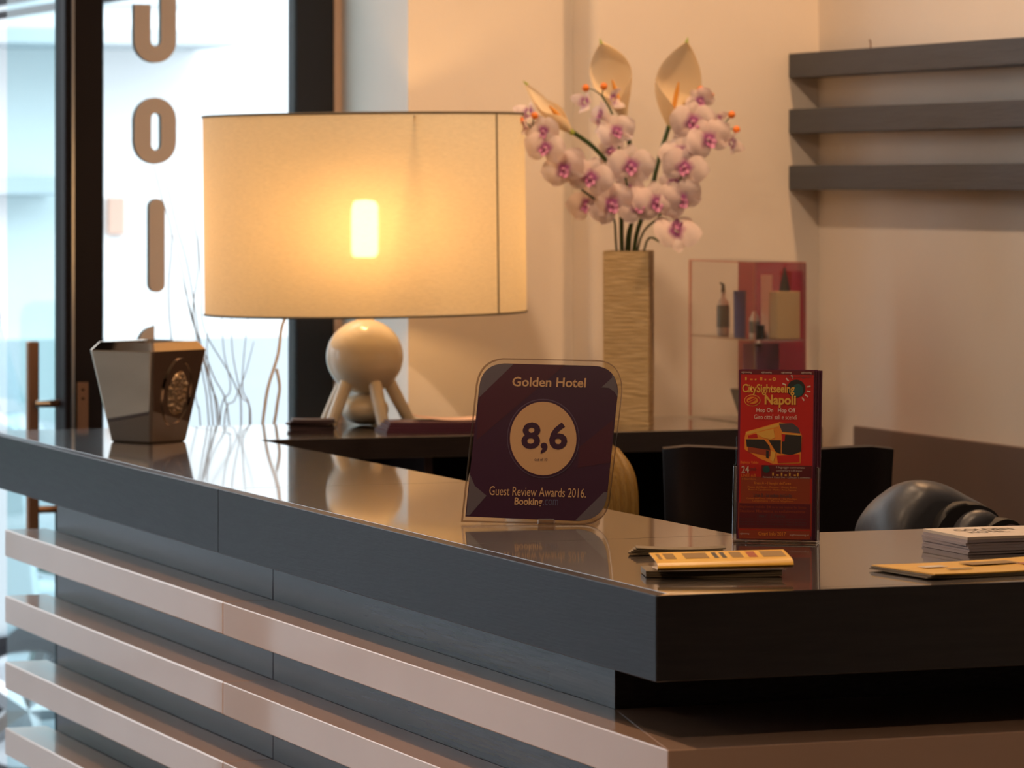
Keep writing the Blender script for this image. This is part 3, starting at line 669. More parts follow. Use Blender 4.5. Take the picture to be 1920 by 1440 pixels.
# ------------------------------------------------------------------ papers on the counter
def sheet(name, w_, d_, h_, loc, rotz, mat, label, cat, group=None, bend=0.0, n=8, tiltx=0.0):
    """a leaflet or booklet; bend lifts its far ends a little"""
    nb = bmesh.new(); cols = []
    for i in range(n + 1):
        u = i / n * 2 - 1; z = bend * (u * u if bend > 0 else (1 - u * u) * -1)
        cols.append([nb.verts.new((u * w_ / 2, s * d_ / 2, z + zz)) for s, zz in ((-1, 0), (1, 0 + tiltx), (1, h_ + tiltx), (-1, h_))])
    for a, b in zip(cols, cols[1:]):
        for k in range(4): nb.faces.new((a[k], a[(k + 1) % 4], b[(k + 1) % 4], b[k]))
    nb.faces.new(cols[0][::-1]); nb.faces.new(cols[-1])
    me_o = ob(name, nb, mat, None, smooth=50); me_o.location = loc; me_o.rotation_euler = (0, 0, rotz)
    return tag(me_o, label, cat, group)
# dark cards near the lamp
for k in range(9):
    sheet('dark_card', .082 - .004 * (k % 3), .055, .0022, (2.205 + random.uniform(-.004, .004), 6.83 + random.uniform(-.004, .004), ZT + .0003 + .0027 * k), R(-20 + random.uniform(-12, 8)), 'card',
          'topmost dark card of the untidy pile left of the lamp legs' if k == 8 else ORD[8 - k] + ' dark card from the top of the pile left of the lamp legs', 'card', 'pile of dark cards by the lamp', bend=.0004 * (k % 3))
for k in range(4):
    sheet('plum_booklet', .175 - .004 * k, .10, .0042, (2.412 + .003 * k, 6.80 + .002 * k, ZT + .0003 + .0046 * k), R(-7 - 2 * k), 'plum', ORD[3 - k] + ' plum booklet from the top of the stack between lamp and plaque' if k < 3 else 'top plum booklet of the stack between lamp and plaque', 'booklet', 'stack of plum booklets', bend=0)
sheet('pink_leaflet', .15, .085, .0008, (2.47, 6.82, ZT + .0195), R(-12), 'pinkpaper', 'pale pink open leaflet lying on the plum booklets', 'leaflet', bend=.006)
# leaflets by the near corner
for k in range(4):
    sheet('grey_leaflet', .105, .035, .0014, (1.880 + .003 * k, 4.44, ZT + .0003 + .0018 * k), R(-25 + 1.5 * k), 'khaki', ORD[3 - k] + ' thin brown leaflet from the top of the fan behind the folded yellow one', 'leaflet', 'brown leaflets behind the yellow ones', bend=.002)
for k in range(3):
    sheet('folded_leaflet', .152, .06, .0018, (1.822, 4.195, ZT + .0003 + .0024 * k), R(-17), 'khaki', ORD[2 - k] + ' brown backed leaflet under the curled yellow leaflet at the near corner', 'leaflet', 'leaflets at the near corner', bend=.0008)
fl = thing('yellow_leaflet', 'curled yellow folded leaflet with printed band, on top at the near corner', 'leaflet', (1.829, 4.185, ZT + .008), R(-12.5))
nb = bmesh.new(); prof = [(-.030, .001), (-.034, .004), (-.032, .0075), (-.026, .0090), (-.010, .0115), (.020, .0150)]; th = .0012; rows = []
for i in range(2):
    x = (-.077, .076)[i]; rows.append([[nb.verts.new((x, y, z + .002 * i)) for y, z in prof], [nb.verts.new((x, y + .001, z + th + .002 * i)) for y, z in prof]])
for s in (0, 1):
    for k in range(len(prof) - 1): nb.faces.new((rows[0][s][k], rows[0][s][k + 1], rows[1][s][k + 1], rows[1][s][k]))
for k in range(len(prof) - 1):
    for i in (0, 1): nb.faces.new((rows[i][0][k], rows[i][0][k + 1], rows[i][1][k + 1], rows[i][1][k]))
for e in (0, len(prof) - 1): nb.faces.new((rows[0][0][e], rows[1][0][e], rows[1][1][e], rows[0][1][e]))
ob('folded_sheet', nb, 'yellow', fl, world=False, smooth=50)
def lf(x0, x1, f0, f1, mat, nm):
    # strip printed on the upper leaf, from prof[3] to prof[5]
    a = Vector((0, -.026, .0106)); b = Vector((0, .020, .0166)); bm_ = bmesh.new()
    P = [Vector((x, 0, .002 * (x + .077) / .153)) + a.lerp(b, f) for x, f in ((x0, f0), (x1, f0), (x1, f1), (x0, f1))]
    bm_.faces.new([bm_.verts.new(p) for p in P]); ob(nm, bm_, mat, fl, world=False, smooth=None)
for x0, x1, m_ in ((-.072, -.068, 'bronze_pr'), (-.064, -.052, 'bronze_pr'), (-.042, -.015, 'bronze_pr'), (-.009, -.004, 'dark_pr'), (0, .005, 'dark_pr'), (.011, .024, 'bronze_pr'), (.030, .040, 'brownred'), (.046, .072, 'bronze_pr')):
    lf(x0, x1, .25, .85, m_, 'printed_band')
ob('inner_leaf', box(-.074, .068, -.030, .02, .0005, .0012), 'paper', fl, world=False)
# flat yellow leaflets on the right
for k in range(3):
    sheet('flat_leaflet', .212, .125, .0014, (2.120 + .002 * k, 4.125 + .001 * k, ZT + .0004 + .0019 * k), R(5 + 1.5 * k), 'khaki' if k < 2 else 'yellow', ('lowest leaflet under the flat yellow one at the right edge', 'middle leaflet directly under the flat yellow one at the right edge', 'flat yellow leaflet with brown pictures lying at the right edge')[k], 'leaflet', 'flat leaflets at the right edge', bend=.0014)
fy = bpy.data.objects['flat_leaflet.002'] if 'flat_leaflet.002' in bpy.data.objects else None
def on_leaf(x0, x1, y0, y1, mat, nm):
    ob(nm, box(x0, x1, y0, y1, .0030, .0033), mat, fy, world=False)
on_leaf(-.01, .055, .002, .030, 'bronze_pr', 'printed_picture'); on_leaf(.05, .085, -.03, .0, 'brownred', 'printed_picture'); on_leaf(-.075, -.045, .0, .018, 'paper', 'printed_picture'); on_leaf(-.062, -.03, -.028, -.02, 'khaki', 'printed_line')
# stack of pale booklets
for k in range(6):
    sheet('pale_booklet', .155, .125, .0033, (2.279 + .0009 * math.sin(k * 1.7), 4.370 + .0012 * math.cos(k * 2.1), ZT + .0003 + .0035 * k), R(-2 + (1.2 if k < 3 else 0)), 'paper_v' if k < 5 else 'paper', ORD[5 - k] + ' pale booklet from the top of the neat stack at the right edge' if k < 5 else 'top booklet of the neat pale stack with dark print, at the right edge', 'booklet', 'stack of pale booklets', bend=-.0005)
bk = bpy.data.objects['pale_booklet.005']
def on_book(s, x0, x1, y0, y1, nm='lettering'):
    me = text_mesh(s, nm, .01); vs = me.vertices
    a = min(v.co.x for v in vs); b = max(v.co.x for v in vs); c = min(v.co.y for v in vs); d = max(v.co.y for v in vs)
    for v in vs: v.co = (x0 + (v.co.x - a) / (b - a) * (x1 - x0), y0 + (v.co.y - c) / (d - c) * (y1 - y0), .0042)
    me.materials.clear(); me.materials.append(MAT['dark_pr']); ob(nm, me, 'dark_pr', bk, world=False)
on_book('GOLDEN', -.055, .02, .012, .034); on_book('HOTEL', -.05, .0, -.018, .002)

# ------------------------------------------------------------------ vase and flowers
VX, VY = 2.822, 6.873
vs_ = thing('square_vase', 'tall square beige vase with horizontal woven grain holding silk flowers', 'vase', (VX, VY, ZT), R(-29))
VS = .084
ob('vase_body', loft([(rsq(VS, .003, 2), 0), (rsq(VS, .003, 2), .315), (rsq(VS - .008, .002, 2), .315), (rsq(VS - .008, .002, 2), .03)], closed_top=True), 'vase', vs_, world=False, smooth=25)
a_ = R(YAW); Fv = Vector((math.sin(a_), math.cos(a_), 0)); Rv = Vector((math.cos(a_), -math.sin(a_), 0))
VZ = Vector((VX, VY, 0)).dot(Fv)
def fp(px, py, d=0.0):
    """point of the bouquet: sideways/height measured on the bouquet's own plane through the vase, d = metres towards the viewer"""
    Z = VZ - d
    return Fv * Z + Rv * ((px - 960) / FPX * Z) + Vector((0, 0, CAMZ - (py - HOR) / FPX * Z))
def petal(bm, ang, L, W, cup, off=.003, zb=0.0, n=8, m=5):
    rows = []
    for i in range(n + 1):
        t = i / n; wd = W * math.sin(PI * min(1, .08 + .92 * t)) ** .7 if t < 1 else 0.0005
        rows.append([bm.verts.new(Matrix.Rotation(ang, 3, 'Z') @ Vector((off + L * t, wd * (j / m * 2 - 1), zb + cup * t * t - .25 * wd * abs(j / m * 2 - 1) ** 2 + .0012 * math.sin(9 * t + j)))) for j in range(m + 1)])
    for a, b in zip(rows, rows[1:]):
        for j in range(m): bm.faces.new((a[j], a[j + 1], b[j + 1], b[j]))
def orchid_mesh():
    bm = B()
    for a in (90, 215, 325): petal(bm, R(a), .029, .012, -.003, zb=-.001)
    for a in (12, 168): petal(bm, R(a), .033, .0205, .004, zb=.001)
    me = bpy.data.meshes.new('blossom'); bmesh.ops.recalc_face_normals(bm, faces=bm.faces); bm.to_mesh(me); bm.free(); me.shade_smooth(); me.materials.append(MAT['petal']); return me
def lip_mesh():
    bm = B(); petal(bm, R(270), .013, .008, .009, zb=.002, n=6); petal(bm, R(225), .009, .004, .010, zb=.003, n=5); petal(bm, R(315), .009, .004, .010, zb=.003, n=5)
    bm = ball((0, .001, .005), .0034, 10, 6, bm, (1, 1.3, 1))
    me = bpy.data.meshes.new('lip'); bmesh.ops.recalc_face_normals(bm, faces=bm.faces); bm.to_mesh(me); bm.free(); me.shade_smooth(); me.materials.append(MAT['lip']); return me
def bud_mesh():
    bm = B()
    for a in (20, 140, 260): petal(bm, R(a), .020, .012, .016)
    me = bpy.data.meshes.new('half_open_blossom'); bmesh.ops.recalc_face_normals(bm, faces=bm.faces); bm.to_mesh(me); bm.free(); me.shade_smooth(); me.materials.append(MAT['petal']); return me
OM, LM, BM_ = orchid_mesh(), lip_mesh(), bud_mesh()
BER = bpy.data.meshes.new('berry'); _b = ball((0, 0, 0), .0068, 14, 9); _b.to_mesh(BER); _b.free(); BER.shade_smooth(); BER.materials.append(MAT['berry'])
vbase = Vector((VX, VY, ZT + .06)); vm = Vector((VX, VY, ZT + .315))
def orchid(label, path, blossoms, buds, berries, at, bd=.01):
    t = thing('orchid_stem', label, 'flower', (VX, VY, ZT + .05), group='silk flowers in the square vase')
    foot = vbase + Rv * at * .3; mouth = vm + Rv * at
    P = [foot, mouth] + [fp(*p) for p in path]
    ob('stem', tube(curve(P, 6), .0021, 7), 'stem', t)
    for i, (px, py, d, sc, yw, pt, rl) in enumerate(blossoms):
        o = ob('blossom', OM, None, t, world=True, loc=fp(px, py, d))
        o.rotation_euler = (Matrix.Rotation(R(-YAW + yw), 3, 'Z') @ Matrix.Rotation(R(90 + pt), 3, 'X') @ Matrix.Rotation(R(rl), 3, 'Z')).to_euler(); o.scale = (sc * 1.12,) * 3
        l = ob('lip', LM, None, o, world=False); l.scale = (.8,) * 3
    for (px, py, d, sc, yw, pt, rl) in buds:
        o = ob('half_open_blossom', BM_, None, t, world=True, loc=fp(px, py, d))
        o.rotation_euler = (Matrix.Rotation(R(-YAW + yw), 3, 'Z') @ Matrix.Rotation(R(90 + pt), 3, 'X') @ Matrix.Rotation(R(rl), 3, 'Z')).to_euler(); o.scale = (sc,) * 3
    for (px, py, qx, qy) in berries:
        b0 = fp(px, py, bd); o = ob('berry', BER, None, t, world=True, loc=b0)
        ob('berry_stalk', tube(curve([fp(qx, qy, bd - .006), fp((px + qx) / 2, (py + qy) / 2 - 3, bd - .002), b0], 4), .0011, 6), 'stem', o)
orchid('drooping orchid stem leaning out to the left of the vase', [(1145, 400, .04), (1085, 350, .06), (1040, 290, .07), (1003, 232, .07)],
       [(1019, 247, .085, .85, -20, 10, 15), (1022, 278, .09, 1.0, -15, 0, -10), (1057, 318, .085, 1.05, -10, 5, 20), (1071, 311, .07, .9, 20, 10, 60), (1107, 334, .07, 1.1, 5, 8, -15), (1100, 385, .045, 1.0, -25, 0, 10), (1147, 384, .05, 1.15, 0, 5, 30)],
       [(990, 212, .075, 1.1, -50, -20, 30), (985, 235, .08, .8, -60, 0, 0)], [(975, 225, 996, 240), (1002, 217, 999, 236)], -.022, .085)
orchid('middle orchid stem rising in front of the calla lilies', [(1185, 400, .035), (1165, 300, .03), (1150, 220, .015), (1128, 178, .005)],
       [(1156, 247, .025, .95, 10, 0, 20), (1146, 284, .02, .85, -30, 10, 70), (1183, 312, .04, 1.15, 5, 5, 0), (1177, 357, .03, .9, -15, 0, 45), (1198, 386, .045, 1.1, 0, -10, 15), (1126, 214, .015, .7, -60, 0, 10)],
       [(1096, 192, .01, 1.0, -40, -10, 20), (1150, 186, .012, .9, 50, 0, 60), (1124, 232, .012, .7, -50, 10, 0)], [(1098, 165, 1128, 179), (1132, 162, 1129, 179)], -.005)
orchid('right orchid stem with the tallest spray of blossoms', [(1240, 400, .03), (1290, 310, .03), (1310, 250, .02), (1325, 195, .01)],
       [(1299, 229, .03, 1.15, 10, 5, 0), (1329, 262, .035, 1.15, 15, 0, 25), (1313, 190, .015, .75, -10, 10, 40), (1277, 287, .03, 1.05, -5, -5, 15), (1283, 314, .045, 1.15, 10, 0, -20), (1232, 381, .05, 1.15, 0, 0, 10), (1277, 375, .045, 1.1, 10, 10, 35), (1264, 342, .02, .9, -20, 0, 80)],
       [(1346, 224, .015, .8, 40, 0, 20), (1372, 268, .015, 1.1, 60, 10, 200)], [(1314, 168, 1320, 196), (1332, 179, 1322, 197), (1372, 215, 1352, 246), (1381, 243, 1352, 247)], .016)
orchid('short orchid stem drooping low over the right rim of the vase', [(1240, 452, .03), (1258, 434, .04)], [(1268, 431, .05, 1.2, 20, -25, 180)], [], [], .028)
def calla(label, stem, base, tip, width, tw, tipcol, pk=1.0, lean=0.0, at=0.0):
    t = thing('calla_lily', label, 'flower', (VX, VY, ZT + .05), group='silk flowers in the square vase')
    b0 = fp(*base); t0 = fp(*tip); ax = (t0 - b0); L = ax.length; ax.normalize()
    ob('stem', tube(curve([vbase + Rv * at * .3, vm + Rv * at] + [fp(*p) for p in stem] + [b0 + ax * .012], 6), .0042, 9), 'stem', t)
    toC = -Fv; side = ax.cross(toC).normalized(); fr = side.cross(ax).normalized()
    side, fr = (side * math.cos(tw) + fr * math.sin(tw)), (fr * math.cos(tw) - side * math.sin(tw))
    bm = B(); n, m = 14, 16; rows = []
    for i in range(n + 1):
        v = i / n
        r = width * (.15 * (1 - v) + .97 * math.sin(PI * v ** pk) ** .85) if 0 < v < 1 else (width * .15 if v == 0 else .0004)
        row = []
        op = max(0.0, (v - .18) / .82)                      # the funnel opens towards the viewer
        for j in range(m + 1):
            th = (j / m * 2 - 1) * (PI * (1.02 - .56 * min(1, op * 2.2)))
            x = math.sin(th) * r; y = -math.cos(th) * r * (.8 - .3 * op)
            hgt = L * (v - .04 * op * (abs(j / m * 2 - 1) ** 2)) + lean * v * v * L * .0
            row.append(bm.verts.new(b0 + ax * hgt + side * x + fr * (y + .30 * width * op)))
        rows.append(row)
    for a, b in zip(rows, rows[1:]):
        for j in range(m): bm.faces.new((a[j], a[j + 1], b[j + 1], b[j]))
    s = ob('spathe', bm, 'calla', t, smooth=80)
    ob('green_tip', tube([t0 - ax * .008 + fr * .30 * width, t0 + ax * .002 + fr * .30 * width], [.0034, .0008], 8), 'calla_g', s)
    ob('calyx', tube([b0 - ax * .004, b0 + ax * .012, b0 + ax * .03], [.0046, .0062, .0085], 12), 'calla_g', t)
    ob('spadix', tube([b0 + ax * .02 + fr * .004, b0 + ax * L * .38 + fr * .006, b0 + ax * L * .5 + fr * .007], [.004, .0042, .0015], 10), 'spadix', t)
calla('left calla lily bending over above the orchid berries', [(1160, 345, .0), (1120, 283, .02)], (1072, 248, .04), (978, 158, .06), .024, -1.1, None, pk=1.1, at=-.012)
calla('middle pale calla lily with pointed spathe, upright', [(1190, 380, -.005), (1184, 290, -.01)], (1171, 225, -.012), (1128, 74, -.012), .038, .25, None, pk=1.45, at=.0)
calla('right calla lily with the green tip, tallest of the three', [(1216, 380, -.005), (1235, 300, -.01)], (1256, 236, -.012), (1287, 72, -.012), .041, -.12, None, pk=1.05, at=.01)

# ------------------------------------------------------------------ display case with toiletries
CX0, CX1, CY0, CY1, CZ1 = 3.008, 3.110, 6.730, 7.030, 1.393
dc = thing('display_case', 'clear acrylic display case with magenta back holding toiletries beside the vase', 'display case', (3.06, 6.88, ZT))
ob('base_plate', box(CX0, CX1, CY0, CY1, ZT, ZT + .004, .0006), 'acrylic', dc)
ob('side_panel', box(CX0, CX0 + .003, CY0, CY1, ZT + .004, CZ1, .0005), 'acrylic', dc)
ob('front_panel', box(CX0 + .003, CX1 - .003, CY0, CY0 + .003, ZT + .004, CZ1, .0005), 'acrylic', dc)
ob('back_panel', box(CX0 + .003, CX1, CY1 - .003, CY1, ZT + .004, CZ1, .0005), 'acrylic', dc)
ob('tinted_panel', box(CX1 - .003, CX1, CY0, CY1 - .003, ZT + .004, CZ1, .0005), 'magenta', dc)
ob('top_plate', box(CX0, CX1, CY0, CY1, CZ1, CZ1 + .003, .0005), 'pink_acrylic', dc)
ob('shelf_plate', box(CX0 + .003, CX1 - .003, CY0 + .003, CY1 - .003, 1.252, 1.2555, .0005), 'acrylic_edge', dc)
for x, y in ((CX0, CY0), (CX0, CY1 - .004), (CX1 - .004, CY0)): ob('edge_bar', box(x - .0005, x + .0045, y - .0005, y + .0045, ZT + .004, CZ1, .0005), 'pink_acrylic', dc)
ob('knob', ball((CX0 + .006, CY0 - .004, 1.249), .006, 12, 8), 'acrylic_edge', dc)
zs = 1.2557
def item(nm, label, cat, loc, parts, grp='toiletries in the display case'):
    t = thing(nm, label, cat, loc, group=grp)
    for pn, bm, mt in parts: ob(pn, bm, mt, t)
sx, sy = 3.045, 6.955
item('spray_bottle', 'slim bottle with teal label and pump cap in the display case', 'bottle', (sx, sy, zs),
     [('bottle', lathe([(0, 0), (.010, 0), (.0115, .004), (.0115, .05), (.0095, .062), (.004, .07), (.004, .08), (0, .08)], 20, c=(sx, sy, zs)), 'frost'),
      ('label_band', lathe([(.0118, .015), (.0120, .02), (.0120, .05), (.0112, .056)], 20, c=(sx, sy, zs)), 'teal_liq'),
      ('pump', tube([(sx, sy, zs + .08), (sx, sy, zs + .094), (sx - .006, sy, zs + .097)], [.0045, .003, .002], 10), 'darkgreen')])
tx_, ty_ = 3.052, 6.895
item('cosmetic_tube', 'navy blue cosmetic tube standing in the display case', 'tube', (tx_, ty_, zs), [('tube_body', loft([(rsq(.020, .008, 3), zs), ([(x * 1.25, y * .35) for x, y in rsq(.020, .008, 3)], zs + .084)], closed_top=True), 'navy')])
for v in bpy.data.objects['tube_body'].data.vertices: v.co += Vector((tx_, ty_, 0))
bx_, by_ = 3.055, 6.835
item('small_bottle', 'small frosted bottle beside the navy tube in the display case', 'bottle', (bx_, by_, zs), [('bottle', lathe([(0, 0), (.009, 0), (.0095, .003), (.0095, .034), (.005, .042), (.004, .048), (0, .048)], 18, c=(bx_, by_, zs)), 'frost'), ('label_band', lathe([(.0097, .008), (.0098, .012), (.0098, .03)], 18, c=(bx_, by_, zs)), 'teal_liq')])
item('beige_carton', 'plain beige carton behind the front pane of the display case', 'box', (3.081, 6.76, zs), [('carton', box(3.058, 3.104, 6.742, 6.778, zs, zs + .086, .0008), 'beige_box')])
item('cone_bottle', 'dark green cone standing on the beige carton', 'cone', (3.081, 6.76, zs + .086), [('cone', lathe([(0, .0), (.010, 0), (.008, .012), (.004, .03), (.0015, .042), (0, .044)], 16, c=(3.081, 6.76, zs + .0862)), 'darkgreen')])
item('dark_jar', 'small black jar behind the beige carton in the display case', 'jar', (3.055, 6.79, zs), [('jar', lathe([(0, 0), (.008, 0), (.008, .016), (.0085, .017), (.0085, .024), (0, .024)], 16, c=(3.050, 6.80, zs)), 'black')])
item('paper_note', 'white folded note behind the beige carton', 'note', (3.066, 6.80, zs), [('note_sheet', box(3.056, 3.078, 6.807, 6.8085, zs, zs + .115, .0003), 'paper')])
item('crimson_card', 'crimson card leaning at the right side of the display case', 'card', (3.10, 6.79, zs), [('card_sheet', box(3.084, 3.1065, 6.785, 6.787, zs, zs + .122, .0003), 'crimson')])
item('violet_card', 'violet card on the lower level of the display case', 'card', (3.09, 6.85, ZT), [('card_sheet', box(3.035, 3.1065, 6.84, 6.842, ZT + .0045, ZT + .145, .0003), 'violet_card')])
item('wicker_basket', 'grey wicker cone basket on the lower level of the display case', 'basket', (3.050, 6.80, ZT + .0045), [('basket', loft([(rsq(.022, .006, 3), ZT + .0045), (rsq(.052, .010, 3), ZT + .062), (rsq(.047, .010, 3), ZT + .062), (rsq(.018, .006, 3), ZT + .01)], closed_top=True), 'wicker')])
for v in bpy.data.objects['basket'].data.vertices: v.co += Vector((3.040, 6.835, 0))

# ------------------------------------------------------------------ dry twigs behind the counter
pt_ = thing('twig_planter', 'tall dark planter on the floor behind the counter holding dry twigs', 'planter', (2.22, 7.42, 0))
ob('planter_body', loft([(rsq(.16, .01, 3), 0), (rsq(.20, .01, 3), .75), (rsq(.18, .01, 3), .75), (rsq(.15, .01, 3), .5)], closed_top=True), 'black', pt_)
for v in bpy.data.objects['planter_body'].data.vertices: v.co += Vector((2.22, 7.42, 0))
tw = [[(288, 310), (303, 370), (322, 440), (316, 540), (322, 640), (345, 800)], [(352, 360), (365, 420), (372, 500), (362, 590), (385, 680), (408, 800)], [(340, 520), (362, 600), (380, 700), (392, 800)],
      [(395, 600), (388, 650), (395, 720), (412, 800)], [(415, 590), (420, 660), (432, 730), (412, 795)], [(434, 590), (436, 660), (452, 740), (470, 800)], [(466, 590), (458, 660), (455, 730), (468, 800)],
      [(356, 700), (370, 760), (376, 800)], [(324, 440), (345, 520), (360, 600), (398, 700), (430, 800)], [(372, 440), (378, 540), (384, 620), (440, 720), (452, 800)], [(310, 330), (330, 420), (352, 500), (375, 640), (400, 800)], [(476, 640), (460, 700), (440, 750), (420, 800)]]
YT = 7.43
rank = sorted(range(len(tw)), key=lambda i: (tw[i][-1][0], i))
def tp(px, py, Y):
    d = Fv + Rv * ((px - 960) / FPX); q = Y / d.y
    return Vector((d.x * q, Y, CAMZ - (py - HOR) / FPX * q))
for k, p in enumerate(tw):
    Yk = YT + .012 * (k % 5 - 2)
    P = [tp(x, y, Yk) for x, y in p]; P.append(Vector((2.22 + (P[-1].x - 2.22) * .45, YT, .72)))
    rr = [.0007 + .0011 * i / (len(P) * 5) for i in range(len(curve(P, 5)))]
    tag(ob('dry_twig', tube(curve(P, 5), rr, 6), 'twig'), 'tallest dry twig rising past the letters on the window' if k == 0 else ORD[rank.index(k)] + ' dry twig from the left by its foot at the counter edge', 'twig', 'dry twigs by the window')

# ------------------------------------------------------------------ chairs, jacket, person
def chair(label, loc, rz, hb, wd=1.0):
    t = thing('office_chair', label, 'chair', loc, rz, 'black chairs behind the counter')
    bm = bmesh.new(); n, m = 10, 8; rows = []
    for s in (0, 1):
        for i in range(n + 1):
            u = i / n * 2 - 1
            rows.append([bm.verts.new((wd * u * (.20 + .025 * (j / m)), .20 + .05 * s - .06 * u * u + .05 * (j / m) ** 2, .56 + (hb - .56) * (j / m) - (.012 * abs(u) ** 6 if j == m else 0) + .01 * (u * u) * (j / m))) for j in range(m + 1)])
    A_, B_ = rows[:n + 1], rows[n + 1:]
    for G in (A_, B_):
        for i in range(n):
            for j in range(m): bm.faces.new((G[i][j], G[i + 1][j], G[i + 1][j + 1], G[i][j + 1]))
    for i in range(n):
        for j in (0, m): bm.faces.new((A_[i][j], A_[i + 1][j], B_[i + 1][j], B_[i][j]))
    for i in (0, n):
        for j in range(m): bm.faces.new((A_[i][j], A_[i][j + 1], B_[i][j + 1], B_[i][j]))
    ob('backrest', bm, 'leather', t, world=False, smooth=60)
    ob('seat', box(-.23 * wd, .23 * wd, -.24, .21, .42, .50, .03, seg=3), 'leather', t, world=False)
    ob('column', tube([(0, 0, .08), (0, 0, .42)], .03, 12), 'black', t, world=False)
    ob('back_bracket', tube([(0, .1, .43), (0, .24, .45), (0, .255, .7)], .02, 8), 'black', t, world=False)
    for k in range(5):
        a = 2 * PI * k / 5
        l = ob('leg', tube([(0, 0, .10), (.21 * wd * math.cos(a), .21 * math.sin(a), .07)], [.03, .018], 8), 'black', t, world=False)
        ob('castor', ball((.21 * wd * math.cos(a), .21 * math.sin(a), .03), .03, 10, 8), 'black', l, world=False)
chair('black leather chair whose high back shows behind the flyer holder', (2.732, 6.055, 0), R(180 - YAW), 1.124, .8)
chair('low black chair the blond person sits on', (2.305, 5.985, 0), R(-YAW), .86, .8)
chair('black chair hidden under the slate leather jacket', (2.62, 5.02, 0), R(-5), .99)
jk = thing('leather_jacket', 'glossy slate blue leather jacket bundled in rolls behind the counter', 'jacket', (2.60, 5.2, .99))
Jc = Vector((2.605, 5.22, 1.0))
def roll(nm, cx, rx, rz, z0, y0, y1, mat, sk=0.0, cap=True):
    """half-barrel fold: arch in the x-z plane swept along y, leaning right by sk"""
    bm = bmesh.new(); n, m = 20, 8; rows = []
    for j in range(m + 1):
        q = j / m; e = 1 - .22 * abs(q * 2 - 1) ** 3
        rows.append([bm.verts.new((cx + rx * e * math.cos(PI * i / n) * (1 + .03 * math.sin(7 * q + i)) + sk * (1 - math.sin(PI * i / n)) + .03 * q, y0 + (y1 - y0) * q, z0 + rz * e * math.sin(PI * i / n) ** .85 + .003 * math.sin(5 * q + i * 1.3))) for i in range(n + 1)])
    for a, b in zip(rows, rows[1:]):
        for i in range(n): bm.faces.new((a[i], a[i + 1], b[i + 1], b[i]))
    for e in ((0, m) if cap else ()): bm.faces.new(rows[e])
    for a, b in zip(rows, rows[1:]): bm.faces.new((a[0], b[0], b[n], a[n]))
    return ob(nm, bm, mat, jk, smooth=60)
def dome(nm, prof, y0, y1, mat, z0=.985, fb=.22):
    """fold with a freehand outline (x, z) swept along y and pinched at the far end"""
    bm = bmesh.new(); m = 8; rows = []; P = [Vector((p[0], 0, p[1])) for p in prof]; P = curve(P, 4); xm = sum(p.x for p in P) / len(P)
    for j in range(m + 1):
        q = j / m; s = 1 - .5 * q ** 3 - fb * max(0, 1 - q * 3.5) ** 2
        rows.append([bm.verts.new((xm + (p.x - xm) * s + .008 * math.sin(4 * q + i * .2), y0 + (y1 - y0) * q, z0 + (p.z - z0) * s)) for i, p in enumerate(P)])
    k = len(P)
    for a, b in zip(rows, rows[1:]):
        for i in range(k - 1): bm.faces.new((a[i], a[i + 1], b[i + 1], b[i]))
        bm.faces.new((a[0], b[0], b[-1], a[-1]))
    bm.faces.new(rows[0]); bm.faces.new(rows[-1])
    return ob(nm, bm, mat, jk, smooth=65)
dome('back_fold', [(2.512, .985), (2.513, 1.035), (2.527, 1.076), (2.556, 1.104), (2.585, 1.118), (2.625, 1.114), (2.665, 1.094), (2.705, 1.064), (2.722, 1.0), (2.722, .985)], 5.165, 5.36, 'jacket')
dome('lining', [(2.562, .985), (2.568, 1.045), (2.588, 1.078), (2.62, 1.090), (2.66, 1.087), (2.69, 1.065), (2.70, 1.0), (2.70, .985)], 5.150, 5.22, 'lining', fb=.05)
dome('cuff_roll', [(2.590, .985), (2.596, 1.045), (2.615, 1.070), (2.645, 1.080), (2.675, 1.072), (2.698, 1.045), (2.70, .985)], 5.125, 5.20, 'jacket', fb=.16)
dome('cuff_lining', [(2.620, .985), (2.628, 1.045), (2.648, 1.065), (2.675, 1.069), (2.700, 1.055), (2.712, 1.01), (2.713, .985)], 5.118, 5.17, 'lining', fb=.04)
dome('cuff_edge', [(2.640, .985), (2.648, 1.040), (2.668, 1.059), (2.690, 1.054), (2.704, 1.01), (2.705, .985)], 5.113, 5.14, 'card', fb=.06)

